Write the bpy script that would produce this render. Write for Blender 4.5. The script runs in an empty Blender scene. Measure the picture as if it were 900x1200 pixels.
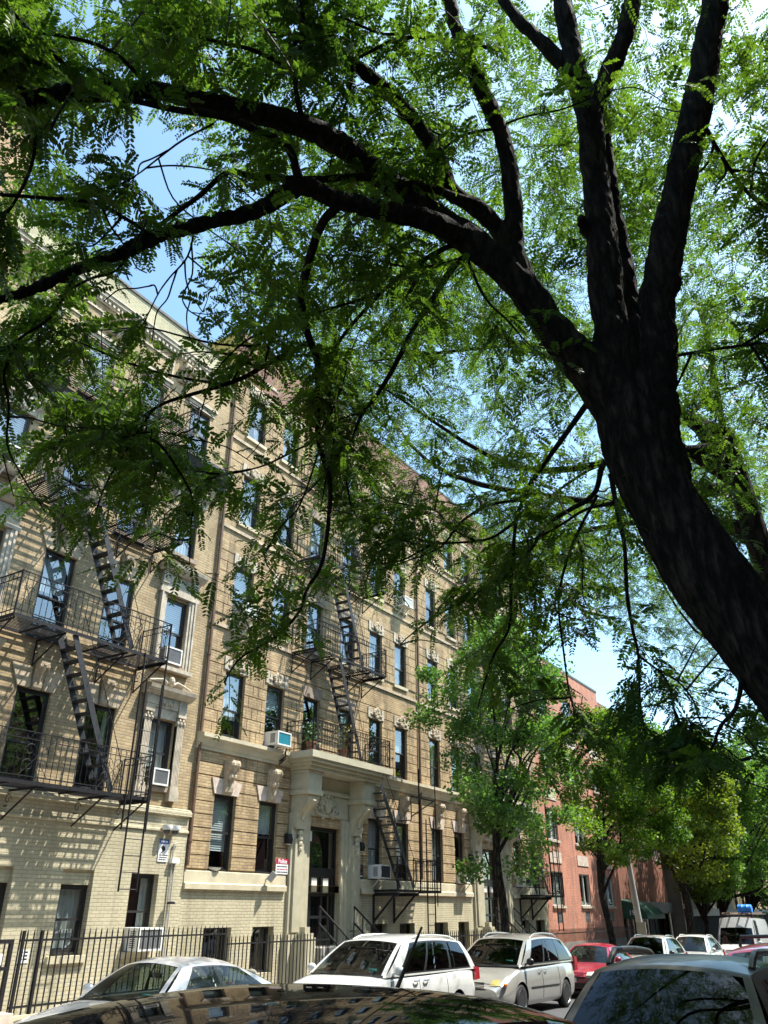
import bpy, bmesh, math, random
import numpy as np
from mathutils import Vector, Matrix

# ------------------------------------------------------------------ camera, sky, sun, exposure
scene = bpy.context.scene
COL = scene.collection
K = 1.07            # facade survey units to metres
CZ = 2.0            # height of the lens above the datum
FPX = 920.0
D = 14.3            # distance to the far facades, survey units
PITCH = math.radians(26.9)
AZ = math.radians(57.4)          # heading, from +Y (across the street) towards +X (down the street)
HD = np.array([math.sin(AZ), math.cos(AZ), 0.0])
RT = np.array([math.cos(AZ), -math.sin(AZ), 0.0])
UPV = np.array([0, 0, 1.0])
FW = HD * math.cos(PITCH) + UPV * math.sin(PITCH)
UV_ = -HD * math.sin(PITCH) + UPV * math.cos(PITCH)
CAMP = np.array([0.0, 0.0, CZ])

cam_d = bpy.data.cameras.new("camera")
cam_d.sensor_fit = 'HORIZONTAL'
cam_d.sensor_width = 36.0
cam_d.lens = 36.0 * FPX / 900.0
cam_d.clip_start = 0.05
cam_d.clip_end = 2000.0
cam = bpy.data.objects.new("camera", cam_d)
COL.objects.link(cam)
cam.matrix_world = Matrix(((RT[0], UV_[0], -FW[0], CAMP[0]), (RT[1], UV_[1], -FW[1], CAMP[1]), (RT[2], UV_[2], -FW[2], CAMP[2]), (0, 0, 0, 1)))
scene.camera = cam

SUN = Vector((0.85, -1.0, 2.5)).normalized()      # towards the sun
world = bpy.data.worlds.new("World")
scene.world = world
world.use_nodes = True
nt = world.node_tree
nt.nodes.clear()
sky = nt.nodes.new('ShaderNodeTexSky')
sky.sky_type = 'NISHITA'
sky.sun_disc = False
sky.sun_elevation = math.asin(SUN.z)
sky.sun_rotation = math.atan2(SUN.x, SUN.y)
sky.air_density = 1.0
sky.dust_density = 1.6
sky.ozone_density = 0.6
bg = nt.nodes.new('ShaderNodeBackground')
bg.inputs['Strength'].default_value = 0.15
wo = nt.nodes.new('ShaderNodeOutputWorld')
hue = nt.nodes.new('ShaderNodeMix')            # a clear, slightly green-blue summer sky
hue.data_type = 'RGBA'
hue.blend_type = 'MULTIPLY'
hue.inputs['Factor'].default_value = 1.0
hue.inputs['B'].default_value = (0.86, 1.06, 1.05, 1)
nt.links.new(sky.outputs[0], hue.inputs['A'])
nt.links.new(hue.outputs['Result'], bg.inputs[0])
nt.links.new(bg.outputs[0], wo.inputs[0])

sun_d = bpy.data.lights.new("sun", 'SUN')
sun_d.energy = 4.5
sun_d.angle = math.radians(0.53)
sun_d.color = (1.0, 0.95, 0.86)
sun = bpy.data.objects.new("sun", sun_d)
COL.objects.link(sun)
sun.rotation_euler = SUN.to_track_quat('Z', 'Y').to_euler()
sun.location = (20, -10, 60)

scene.view_settings.view_transform = 'Standard'
scene.view_settings.look = 'None'
scene.view_settings.gamma = 1.0
scene.view_settings.use_curve_mapping = False
scene.view_settings.exposure = 1.3
scene.render.engine = 'CYCLES'
cy = scene.cycles
cy.max_bounces = 7
cy.diffuse_bounces = 3
cy.glossy_bounces = 4
cy.transmission_bounces = 4
cy.transparent_max_bounces = 12
cy.sample_clamp_indirect = 6.0
cy.caustics_reflective = False
cy.caustics_refractive = False
cy.use_denoising = True
try:
    cy.denoiser = 'OPENIMAGEDENOISE'
except Exception:
    pass

rng = np.random.default_rng(7)
random.seed(7)


def pix(x, y, d):
    """a point d metres away along the sight line through survey pixel (x, y) of the 900x1200 photograph"""
    r = RT * (x - 450.0) - UV_ * (y - 600.0) + FW * FPX
    return CAMP + r / np.linalg.norm(r) * d


def road_z(X):
    return 0.05 - 0.018 * X


# ------------------------------------------------------------------ materials
MATS = {}


def nodes_of(name):
    m = bpy.data.materials.new(name)
    m.use_nodes = True
    n = m.node_tree.nodes
    n.clear()
    out = n.new('ShaderNodeOutputMaterial')
    MATS[name] = m
    return m, n, m.node_tree.links, out


def plain(name, col, rough=0.6, metal=0.0, var=0.12, scale=6.0, bump=0.0, coat=0.0, spec=0.5, emit=None):
    """a principled surface whose colour wanders a little with noise"""
    m, n, l, out = nodes_of(name)
    p = n.new('ShaderNodeBsdfPrincipled')
    l.new(p.outputs[0], out.inputs[0])
    p.inputs['Roughness'].default_value = rough
    p.inputs['Metallic'].default_value = metal
    p.inputs['Specular IOR Level'].default_value = spec
    p.inputs['Coat Weight'].default_value = coat
    p.inputs['Coat Roughness'].default_value = 0.03
    tc = n.new('ShaderNodeTexCoord')
    nz = n.new('ShaderNodeTexNoise')
    nz.inputs['Scale'].default_value = scale
    nz.inputs['Detail'].default_value = 6
    nz.inputs['Roughness'].default_value = 0.65
    l.new(tc.outputs['Object'], nz.inputs['Vector'])
    rp = n.new('ShaderNodeValToRGB')
    c = np.array(col)
    rp.color_ramp.elements[0].position = 0.3
    rp.color_ramp.elements[1].position = 0.7
    rp.color_ramp.elements[0].color = (*np.clip(c * (1 - var), 0, 1), 1)
    rp.color_ramp.elements[1].color = (*np.clip(c * (1 + var), 0, 1), 1)
    l.new(nz.outputs[0], rp.inputs[0])
    l.new(rp.outputs[0], p.inputs['Base Color'])
    if bump:
        b = n.new('ShaderNodeBump')
        b.inputs['Strength'].default_value = bump
        b.inputs['Distance'].default_value = 0.02
        l.new(nz.outputs[0], b.inputs['Height'])
        l.new(b.outputs[0], p.inputs['Normal'])
    return m


def brick(name, c1, c2, mortar, bw=0.215, rh=0.072, ms=0.011, stain=(0.55, 1.1), stain_scale=0.9, bump=0.5, rough=0.85, drip=None, drip_amt=1.0):
    """coursed brick laid in x+y across and z up, with weathering stains"""
    m, n, l, out = nodes_of(name)
    p = n.new('ShaderNodeBsdfPrincipled')
    p.inputs['Roughness'].default_value = rough
    p.inputs['Specular IOR Level'].default_value = 0.25
    l.new(p.outputs[0], out.inputs[0])
    tc = n.new('ShaderNodeTexCoord')
    sx = n.new('ShaderNodeSeparateXYZ')
    l.new(tc.outputs['Object'], sx.inputs[0])
    ad = n.new('ShaderNodeMath')
    l.new(sx.outputs['X'], ad.inputs[0])
    l.new(sx.outputs['Y'], ad.inputs[1])
    cb = n.new('ShaderNodeCombineXYZ')
    l.new(ad.outputs[0], cb.inputs['X'])
    l.new(sx.outputs['Z'], cb.inputs['Y'])
    bt = n.new('ShaderNodeTexBrick')
    bt.inputs['Scale'].default_value = 1.0
    bt.inputs['Brick Width'].default_value = bw
    bt.inputs['Row Height'].default_value = rh
    bt.inputs['Mortar Size'].default_value = ms
    bt.inputs['Mortar Smooth'].default_value = 0.3
    bt.inputs['Bias'].default_value = -0.1
    bt.inputs['Color1'].default_value = (*c1, 1)
    bt.inputs['Color2'].default_value = (*c2, 1)
    bt.inputs['Mortar'].default_value = (*mortar, 1)
    l.new(cb.outputs[0], bt.inputs['Vector'])
    nz = n.new('ShaderNodeTexNoise')
    nz.inputs['Scale'].default_value = stain_scale
    nz.inputs['Detail'].default_value = 8
    nz.inputs['Roughness'].default_value = 0.7
    mp = n.new('ShaderNodeMapping')
    mp.inputs['Scale'].default_value = (1.0, 1.0, 0.55)
    l.new(tc.outputs['Object'], mp.inputs[0])
    l.new(mp.outputs[0], nz.inputs['Vector'])
    rp = n.new('ShaderNodeValToRGB')
    rp.color_ramp.elements[0].position = 0.3
    rp.color_ramp.elements[1].position = 0.65
    rp.color_ramp.elements[0].color = (stain[0], stain[0], stain[0] * 0.97, 1)
    rp.color_ramp.elements[1].color = (stain[1], stain[1], stain[1], 1)
    l.new(nz.outputs[0], rp.inputs[0])
    mx = n.new('ShaderNodeMix')
    mx.data_type = 'RGBA'
    mx.blend_type = 'MULTIPLY'
    mx.inputs['Factor'].default_value = 1.0
    l.new(bt.outputs['Color'], mx.inputs['A'])
    l.new(rp.outputs[0], mx.inputs['B'])
    last = mx.outputs['Result']
    if drip:                              # rust and water runs: tall thin streaks
        mp2 = n.new('ShaderNodeMapping')
        mp2.inputs['Scale'].default_value = (3.2, 3.2, 0.22)
        l.new(tc.outputs['Object'], mp2.inputs[0])
        n2 = n.new('ShaderNodeTexNoise')
        n2.inputs['Scale'].default_value = 1.3
        n2.inputs['Detail'].default_value = 5
        l.new(mp2.outputs[0], n2.inputs['Vector'])
        r2 = n.new('ShaderNodeValToRGB')
        r2.color_ramp.elements[0].position = 0.52
        r2.color_ramp.elements[1].position = 0.7
        r2.color_ramp.elements[0].color = (0, 0, 0, 1)
        r2.color_ramp.elements[1].color = (drip_amt, drip_amt, drip_amt, 1)
        l.new(n2.outputs[0], r2.inputs[0])
        m2 = n.new('ShaderNodeMix')
        m2.data_type = 'RGBA'
        l.new(r2.outputs[0], m2.inputs['Factor'])
        l.new(last, m2.inputs['A'])
        m2.inputs['B'].default_value = (*drip, 1)
        last = m2.outputs['Result']
    l.new(last, p.inputs['Base Color'])
    n3 = n.new('ShaderNodeTexNoise')
    n3.inputs['Scale'].default_value = 40
    n3.inputs['Detail'].default_value = 3
    l.new(tc.outputs['Object'], n3.inputs['Vector'])
    hs = n.new('ShaderNodeMath')
    hs.operation = 'SUBTRACT'
    l.new(n3.outputs[0], hs.inputs[0])
    l.new(bt.outputs['Fac'], hs.inputs[1])
    b = n.new('ShaderNodeBump')
    b.inputs['Strength'].default_value = bump
    b.inputs['Distance'].default_value = 0.012
    l.new(hs.outputs[0], b.inputs['Height'])
    l.new(b.outputs[0], p.inputs['Normal'])
    return m


def glass(name, ior=1.75, tint=(0.55, 0.6, 0.6), rough=0.0, wob=0.0):
    """a pane: mirror by Fresnel, the rest passes through tinted"""
    m, n, l, out = nodes_of(name)
    lw = n.new('ShaderNodeLayerWeight')
    lw.inputs['Blend'].default_value = 0.5
    pw = n.new('ShaderNodeMath')
    pw.operation = 'POWER'
    l.new(lw.outputs['Facing'], pw.inputs[0])
    pw.inputs[1].default_value = 5.0
    fr = n.new('ShaderNodeMath')                       # Schlick's rule, the same from both faces
    fr.operation = 'MULTIPLY_ADD'
    fr.use_clamp = True
    f0 = ((ior - 1) / (ior + 1)) ** 2
    l.new(pw.outputs[0], fr.inputs[0])
    fr.inputs[1].default_value = 1 - f0
    fr.inputs[2].default_value = f0
    tr = n.new('ShaderNodeBsdfTransparent')
    tr.inputs[0].default_value = (*tint, 1)
    gl = n.new('ShaderNodeBsdfGlossy')
    gl.inputs['Roughness'].default_value = rough
    gl.inputs['Color'].default_value = (0.95, 0.97, 1.0, 1)
    mx = n.new('ShaderNodeMixShader')
    l.new(fr.outputs[0], mx.inputs[0])
    l.new(tr.outputs[0], mx.inputs[1])
    l.new(gl.outputs[0], mx.inputs[2])
    l.new(mx.outputs[0], out.inputs[0])
    if wob:
        tc = n.new('ShaderNodeTexCoord')
        nz = n.new('ShaderNodeTexNoise')
        nz.inputs['Scale'].default_value = 1.6
        nz.inputs['Detail'].default_value = 1
        l.new(tc.outputs['Object'], nz.inputs['Vector'])
        b = n.new('ShaderNodeBump')
        b.inputs['Strength'].default_value = wob
        b.inputs['Distance'].default_value = 0.03
        l.new(nz.outputs[0], b.inputs['Height'])
        l.new(b.outputs[0], gl.inputs['Normal'])
    return m


def leafmat(name, dark, light, glow, gloss=0.35):
    """thin leaves: diffuse and translucent, each frond with its own tint"""
    m, n, l, out = nodes_of(name)
    at = n.new('ShaderNodeAttribute')
    at.attribute_name = 'tint'
    rp = n.new('ShaderNodeValToRGB')
    rp.color_ramp.elements[0].color = (*dark, 1)
    rp.color_ramp.elements[1].color = (*light, 1)
    l.new(at.outputs['Fac'], rp.inputs[0])
    p = n.new('ShaderNodeBsdfPrincipled')
    p.inputs['Roughness'].default_value = gloss
    p.inputs['Specular IOR Level'].default_value = 0.4
    l.new(rp.outputs[0], p.inputs['Base Color'])
    t = n.new('ShaderNodeBsdfTranslucent')
    mg = n.new('ShaderNodeMix')
    mg.data_type = 'RGBA'
    mg.blend_type = 'MULTIPLY'
    mg.inputs['Factor'].default_value = 1.0
    l.new(rp.outputs[0], mg.inputs['A'])
    mg.inputs['B'].default_value = (*glow, 1)
    l.new(mg.outputs['Result'], t.inputs[0])
    mx = n.new('ShaderNodeMixShader')
    mx.inputs[0].default_value = 0.5
    l.new(p.outputs[0], mx.inputs[1])
    l.new(t.outputs[0], mx.inputs[2])
    l.new(mx.outputs[0], out.inputs[0])
    return m


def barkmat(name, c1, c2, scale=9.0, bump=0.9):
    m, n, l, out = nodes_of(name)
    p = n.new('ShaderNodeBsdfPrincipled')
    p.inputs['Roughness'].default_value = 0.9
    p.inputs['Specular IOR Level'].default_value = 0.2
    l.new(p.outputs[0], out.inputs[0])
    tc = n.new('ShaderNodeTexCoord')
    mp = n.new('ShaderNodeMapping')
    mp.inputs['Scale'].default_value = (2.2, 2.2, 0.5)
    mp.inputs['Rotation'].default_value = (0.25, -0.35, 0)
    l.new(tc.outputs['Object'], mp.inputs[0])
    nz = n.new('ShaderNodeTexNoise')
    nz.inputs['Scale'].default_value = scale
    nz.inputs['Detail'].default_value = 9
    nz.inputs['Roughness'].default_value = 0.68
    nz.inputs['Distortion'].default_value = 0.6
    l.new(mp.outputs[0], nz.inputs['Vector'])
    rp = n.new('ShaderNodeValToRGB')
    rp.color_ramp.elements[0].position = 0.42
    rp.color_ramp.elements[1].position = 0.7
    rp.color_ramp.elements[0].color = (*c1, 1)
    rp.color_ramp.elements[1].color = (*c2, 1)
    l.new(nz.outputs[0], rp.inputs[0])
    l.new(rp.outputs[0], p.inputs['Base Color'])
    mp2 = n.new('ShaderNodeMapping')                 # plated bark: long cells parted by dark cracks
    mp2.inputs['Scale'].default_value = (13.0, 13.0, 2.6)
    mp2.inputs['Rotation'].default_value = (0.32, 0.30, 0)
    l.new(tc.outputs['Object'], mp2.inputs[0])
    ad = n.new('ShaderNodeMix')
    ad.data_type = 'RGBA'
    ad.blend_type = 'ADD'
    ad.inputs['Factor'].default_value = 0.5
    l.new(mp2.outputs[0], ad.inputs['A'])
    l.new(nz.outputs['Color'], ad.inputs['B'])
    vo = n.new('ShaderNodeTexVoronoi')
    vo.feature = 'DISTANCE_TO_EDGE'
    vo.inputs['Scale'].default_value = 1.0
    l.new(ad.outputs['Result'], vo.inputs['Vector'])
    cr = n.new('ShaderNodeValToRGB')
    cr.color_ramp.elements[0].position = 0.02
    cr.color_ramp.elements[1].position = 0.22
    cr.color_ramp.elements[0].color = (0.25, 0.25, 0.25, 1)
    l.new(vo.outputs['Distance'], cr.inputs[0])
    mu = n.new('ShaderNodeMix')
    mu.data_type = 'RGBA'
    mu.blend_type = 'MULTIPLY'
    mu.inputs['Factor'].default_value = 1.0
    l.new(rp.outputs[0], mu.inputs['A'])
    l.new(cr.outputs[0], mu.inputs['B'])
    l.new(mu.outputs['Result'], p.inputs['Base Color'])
    hh = n.new('ShaderNodeMath')
    hh.operation = 'ADD'
    l.new(cr.outputs[0], hh.inputs[0])
    l.new(nz.outputs[0], hh.inputs[1])
    b = n.new('ShaderNodeBump')
    b.inputs['Strength'].default_value = bump
    b.inputs['Distance'].default_value = 0.035
    l.new(hh.outputs[0], b.inputs['Height'])
    l.new(b.outputs[0], p.inputs['Normal'])
    return m


def paint(name, col, metal=0.0, rough=0.35, dirt=0.06):
    return plain(name, col, rough=rough, metal=metal, var=dirt, scale=2.5, coat=1.0)


brick('tan_brick', (0.49, 0.365, 0.20), (0.37, 0.265, 0.14), (0.30, 0.25, 0.185), stain=(0.5, 1.12), drip=(0.17, 0.12, 0.075), drip_amt=0.55)
brick('brown_brick', (0.50, 0.36, 0.195), (0.35, 0.245, 0.13), (0.29, 0.23, 0.16), stain=(0.5, 1.14), stain_scale=1.3, drip=(0.12, 0.085, 0.055), drip_amt=0.6)
brick('orange_brick', (0.50, 0.33, 0.17), (0.42, 0.26, 0.13), (0.36, 0.28, 0.2))
brick('cream_brick', (0.50, 0.45, 0.315), (0.46, 0.41, 0.285), (0.37, 0.325, 0.225), ms=0.009, bump=0.7, stain=(0.74, 1.06), stain_scale=0.9, drip=(0.27, 0.23, 0.16), drip_amt=0.5)
brick('pale_brick', (0.44, 0.41, 0.27), (0.38, 0.35, 0.22), (0.30, 0.28, 0.2), stain=(0.7, 1.1))
brick('parapet_brick', (0.31, 0.145, 0.105), (0.22, 0.10, 0.075), (0.24, 0.18, 0.15), stain=(0.5, 1.15), stain_scale=1.6, drip=(0.12, 0.08, 0.06), drip_amt=0.6)
brick('red_brick', (0.56, 0.22, 0.145), (0.47, 0.17, 0.11), (0.36, 0.26, 0.2), stain=(0.62, 1.15), stain_scale=1.3, drip=(0.28, 0.16, 0.12))
brick('dark_red_brick', (0.30, 0.11, 0.07), (0.24, 0.085, 0.055), (0.22, 0.16, 0.13))
brick('grey_brick', (0.24, 0.215, 0.18), (0.20, 0.175, 0.145), (0.17, 0.155, 0.135))
plain('cream_stone', (0.47, 0.415, 0.29), 0.7, var=0.16, scale=3.0, bump=0.15)
plain('portico_stone', (0.40, 0.365, 0.26), 0.7, var=0.16, scale=3.0, bump=0.15)
plain('pink_stone', (0.50, 0.41, 0.34), 0.75, var=0.28, scale=5.0, bump=0.25)
plain('carved_stone', (0.40, 0.32, 0.22), 0.8, var=0.35, scale=9.0, bump=0.5)
plain('white_stone', (0.40, 0.345, 0.265), 0.75, var=0.35, scale=5.0, bump=0.2)
plain('brown_stone', (0.26, 0.20, 0.15), 0.8, var=0.3, scale=6.0, bump=0.3)
plain('yellow_stucco', (0.60, 0.40, 0.10), 0.85, var=0.12, scale=1.2, bump=0.1)
plain('dark_metal', (0.035, 0.04, 0.045), 0.5, var=0.3)
plain('coping_metal', (0.13, 0.12, 0.11), 0.5, var=0.3)
plain('iron', (0.012, 0.011, 0.013), 0.6, var=0.5, scale=14, spec=0.25)
plain('iron_worn', (0.026, 0.027, 0.03), 0.6, var=0.5, scale=14, spec=0.3)
plain('frame_dark', (0.022, 0.02, 0.02), 0.45, var=0.2)
plain('frame_white', (0.6, 0.6, 0.58), 0.4, var=0.06)
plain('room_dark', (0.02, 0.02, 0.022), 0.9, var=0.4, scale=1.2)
plain('curtain', (0.55, 0.57, 0.55), 0.9, var=0.12, scale=4)
plain('blind', (0.58, 0.61, 0.60), 0.8, var=0.06)
plain('shop_dark', (0.018, 0.018, 0.02), 0.95, var=0.4, spec=0.05)
plain('lamp_yellow', (0.42, 0.35, 0.13), 0.15, var=0.1, coat=1.0)
plain('door_black', (0.012, 0.012, 0.014), 0.35, var=0.2)
plain('paper', (0.62, 0.63, 0.62), 0.8, var=0.08)
plain('rust_pipe', (0.13, 0.075, 0.045), 0.7, var=0.35, scale=8)
plain('ac_white', (0.68, 0.67, 0.63), 0.45, var=0.07)
plain('ac_grey', (0.16, 0.165, 0.17), 0.6, var=0.2)
plain('ac_dark', (0.05, 0.05, 0.055), 0.6, var=0.2)
plain('ac_teal', (0.02, 0.26, 0.33), 0.6, var=0.15)
plain('concrete', (0.36, 0.34, 0.31), 0.9, var=0.15, scale=2.0, bump=0.2)
plain('kerb_stone', (0.30, 0.29, 0.27), 0.85, var=0.2, scale=3.0, bump=0.2)
plain('asphalt', (0.055, 0.055, 0.057), 0.9, var=0.25, scale=20, bump=0.3)
plain('soil', (0.06, 0.045, 0.03), 0.95, var=0.3, scale=12, bump=0.4)
plain('sign_white', (0.75, 0.75, 0.75), 0.4, var=0.03)
plain('sign_red', (0.5, 0.01, 0.06), 0.4, var=0.03)
plain('sign_blue', (0.03, 0.08, 0.30), 0.4, var=0.03)
plain('sign_black', (0.02, 0.02, 0.025), 0.4, var=0.03)
plain('plaster_white', (0.7, 0.7, 0.68), 0.4, var=0.03)
plain('awning_green', (0.008, 0.07, 0.042), 0.6, var=0.15)
plain('pole_grey', (0.36, 0.35, 0.33), 0.6, var=0.15, scale=3)
plain('tarp_blue', (0.02, 0.22, 0.70), 0.5, var=0.08)
plain('ladder_wood', (0.17, 0.10, 0.06), 0.7, var=0.2)
plain('clay', (0.30, 0.13, 0.07), 0.8, var=0.15)
plain('rubber', (0.012, 0.012, 0.013), 0.7, var=0.3)
plain('rim', (0.55, 0.55, 0.56), 0.28, metal=0.9, var=0.06)
plain('trim_black', (0.012, 0.012, 0.013), 0.35, var=0.2)
plain('chrome', (0.6, 0.6, 0.6), 0.12, metal=1.0, var=0.03)
plain('seat_grey', (0.10, 0.095, 0.085), 0.8, var=0.15)
plain('seat_tan', (0.30, 0.28, 0.22), 0.8, var=0.15)
plain('lamp_clear', (0.55, 0.53, 0.42), 0.12, var=0.1, coat=1.0)
plain('lamp_amber', (0.75, 0.22, 0.02), 0.15, var=0.05, coat=1.0)
plain('lamp_red', (0.42, 0.008, 0.015), 0.15, var=0.05, coat=1.0)
plain('sticker_teal', (0.08, 0.42, 0.34), 0.5, var=0.05)
plain('plant_green', (0.06, 0.14, 0.025), 0.6, var=0.4, scale=20)
plain('plant_dry', (0.32, 0.27, 0.08), 0.7, var=0.3, scale=20)
plain('paint_black', (0.005, 0.005, 0.006), rough=0.5, var=0.06, scale=2.5, coat=0.5, spec=0.0)
plain('paint_taupe', (0.060, 0.059, 0.052), metal=0.25, rough=0.35, var=0.06, scale=2.5, coat=0.25, spec=0.15)
paint('paint_white', (0.54, 0.54, 0.52), rough=0.4)
paint('paint_pearl', (0.55, 0.535, 0.49), metal=0.2, rough=0.35)
paint('paint_champagne', (0.52, 0.50, 0.46), metal=0.6, rough=0.3)
paint('paint_silver', (0.62, 0.63, 0.65), metal=0.35, rough=0.28)
paint('paint_red', (0.28, 0.008, 0.035), rough=0.3)
paint('paint_wine', (0.24, 0.03, 0.055), rough=0.3)
glass('window_glass', ior=2.75, tint=(0.80, 0.85, 0.85), wob=0.05)
glass('car_glass', ior=1.6, tint=(0.42, 0.50, 0.46))
glass('car_glass_dark', ior=1.48, tint=(0.05, 0.06, 0.06))
leafmat('locust_leaf', (0.026, 0.065, 0.011), (0.088, 0.165, 0.020), (2.2, 2.1, 0.95), 0.5)
leafmat('ginkgo_leaf', (0.034, 0.092, 0.020), (0.13, 0.235, 0.055), (1.6, 1.7, 0.8), 0.42)
leafmat('fresh_leaf', (0.04, 0.11, 0.012), (0.155, 0.255, 0.026), (1.6, 1.6, 0.6), 0.5)
leafmat('yellow_leaf', (0.06, 0.13, 0.012), (0.23, 0.28, 0.03), (1.6, 1.5, 0.6), 0.5)
leafmat('plain_leaf', (0.04, 0.10, 0.018), (0.15, 0.25, 0.045), (1.5, 1.6, 0.7), 0.5)
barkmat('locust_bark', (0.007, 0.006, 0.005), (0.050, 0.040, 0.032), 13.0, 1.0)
barkmat('grey_bark', (0.03, 0.025, 0.02), (0.12, 0.10, 0.08))
plain('twig', (0.02, 0.018, 0.013), 0.8, var=0.3)
MATS['leaf_none'] = MATS['twig']


# ------------------------------------------------------------------ mesh builder
class MB:
    """collects shapes; build() links them as ONE mesh object. meas=True: facade survey units"""

    def __init__(self, meas=False):
        self.v, self.f, self.mi, self.meas, self.cur = [], [], [], meas, 0

    def slot(self, i):
        self.cur = i
        return self

    def add(self, verts, faces):
        o = len(self.v)
        self.v.extend([tuple(map(float, p)) for p in verts])
        self.f.extend([tuple(i + o for i in q) for q in faces])
        self.mi.extend([self.cur] * len(faces))
        return self

    def quad(self, a, b, c, d):
        return self.add([a, b, c, d], [(0, 1, 2, 3)])

    def box(self, x0, x1, y0, y1, z0, z1):
        return self.add([(x0, y0, z0), (x1, y0, z0), (x1, y1, z0), (x0, y1, z0), (x0, y0, z1), (x1, y0, z1), (x1, y1, z1), (x0, y1, z1)],
                        [(0, 3, 2, 1), (4, 5, 6, 7), (0, 1, 5, 4), (1, 2, 6, 5), (2, 3, 7, 6), (3, 0, 4, 7)])

    def bar(self, p0, p1, w, h, up=(0, 0, 1)):
        """box between two points; w across, h along up"""
        a, b = np.array(p0, float), np.array(p1, float)
        d = b - a
        d /= np.linalg.norm(d) + 1e-9
        s = np.cross(d, np.array(up, float))
        if np.linalg.norm(s) < 1e-4:
            s = np.cross(d, np.array([1.0, 0, 0]))
        s /= np.linalg.norm(s)
        u = np.cross(s, d)
        s, u = s * w / 2, u * h / 2
        return self.add([a - s - u, a + s - u, a + s + u, a - s + u, b - s - u, b + s - u, b + s + u, b - s + u],
                        [(0, 1, 2, 3), (7, 6, 5, 4), (0, 4, 5, 1), (1, 5, 6, 2), (2, 6, 7, 3), (3, 7, 4, 0)])

    def tube(self, pts, r, seg=6, caps=True):
        pts = np.array(pts, float)
        n = len(pts)
        rr = np.full(n, r, float) if np.isscalar(r) else np.array(r, float)
        t = np.gradient(pts, axis=0)
        t /= np.linalg.norm(t, axis=1)[:, None] + 1e-9
        ref = np.array([0, 0, 1.0]) if abs(t[0][2]) < 0.9 else np.array([1.0, 0, 0])
        vs = []
        for i in range(n):
            s = np.cross(t[i], ref)
            s /= np.linalg.norm(s) + 1e-9
            u = np.cross(s, t[i])
            ref = u
            for k in range(seg):
                a = 2 * math.pi * k / seg
                vs.append(pts[i] + rr[i] * (math.cos(a) * s + math.sin(a) * u))
        fs = []
        for i in range(n - 1):
            for k in range(seg):
                k2 = (k + 1) % seg
                fs.append((i * seg + k, i * seg + k2, (i + 1) * seg + k2, (i + 1) * seg + k))
        if caps:
            fs.append(tuple(range(seg))[::-1])
            fs.append(tuple((n - 1) * seg + k for k in range(seg)))
        return self.add(vs, fs)

    def prism(self, poly, axis, a, b):
        """extrude a 2-D outline along an axis: x -> poly is (y,z); y -> (x,z); z -> (x,y)"""
        def P(p, t):
            return {'x': (t, p[0], p[1]), 'y': (p[0], t, p[1]), 'z': (p[0], p[1], t)}[axis]
        n = len(poly)
        vs = [P(p, a) for p in poly] + [P(p, b) for p in poly]
        fs = [(i, (i + 1) % n, n + (i + 1) % n, n + i) for i in range(n)]
        fs += [tuple(range(n))[::-1], tuple(range(n, 2 * n))]
        return self.add(vs, fs)

    def lathe(self, prof, c, axis='z', seg=16):
        """prof: list of (radius, height along the axis)"""
        vs, fs = [], []
        n = len(prof)
        for r, h in prof:
            for k in range(seg):
                a = 2 * math.pi * k / seg
                p = (r * math.cos(a), r * math.sin(a))
                vs.append({'z': (c[0] + p[0], c[1] + p[1], c[2] + h), 'y': (c[0] + p[0], c[1] + h, c[2] + p[1]), 'x': (c[0] + h, c[1] + p[0], c[2] + p[1])}[axis])
        for i in range(n - 1):
            for k in range(seg):
                k2 = (k + 1) % seg
                fs.append((i * seg + k, i * seg + k2, (i + 1) * seg + k2, (i + 1) * seg + k))
        fs.append(tuple(range(seg)))
        fs.append(tuple((n - 1) * seg + k for k in range(seg)))
        return self.add(vs, fs)

    def ball(self, c, rx, ry, rz, seg=10, rings=6):
        vs, fs = [], []
        for i in range(rings + 1):
            th = math.pi * i / rings
            for k in range(seg):
                a = 2 * math.pi * k / seg
                vs.append((c[0] + rx * math.sin(th) * math.cos(a), c[1] + ry * math.sin(th) * math.sin(a), c[2] + rz * math.cos(th)))
        for i in range(rings):
            for k in range(seg):
                k2 = (k + 1) % seg
                fs.append((i * seg + k, i * seg + k2, (i + 1) * seg + k2, (i + 1) * seg + k))
        return self.add(vs, fs)

    def sheet(self, x0, x1, z0, z1, y, holes=(), depth=0.0):
        """a wall face at y in the x-z plane with rectangular openings and their reveals going back"""
        xs = sorted({x0, x1, *[h[0] for h in holes], *[h[1] for h in holes]})
        zs = sorted({z0, z1, *[h[2] for h in holes], *[h[3] for h in holes]})
        xs = [x for x in xs if x0 <= x <= x1]
        zs = [z for z in zs if z0 <= z <= z1]
        for i in range(len(xs) - 1):
            for j in range(len(zs) - 1):
                cx_, cz_ = (xs[i] + xs[i + 1]) / 2, (zs[j] + zs[j + 1]) / 2
                if any(h[0] < cx_ < h[1] and h[2] < cz_ < h[3] for h in holes):
                    continue
                self.quad((xs[i], y, zs[j]), (xs[i + 1], y, zs[j]), (xs[i + 1], y, zs[j + 1]), (xs[i], y, zs[j + 1]))
        if depth:
            for a, b, c, d in holes:
                Y = y + depth
                self.quad((a, y, c), (a, Y, c), (b, Y, c), (b, y, c))
                self.quad((a, y, d), (b, y, d), (b, Y, d), (a, Y, d))
                self.quad((a, y, c), (a, y, d), (a, Y, d), (a, Y, c))
                self.quad((b, y, c), (b, Y, c), (b, Y, d), (b, y, d))
        return self

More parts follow.
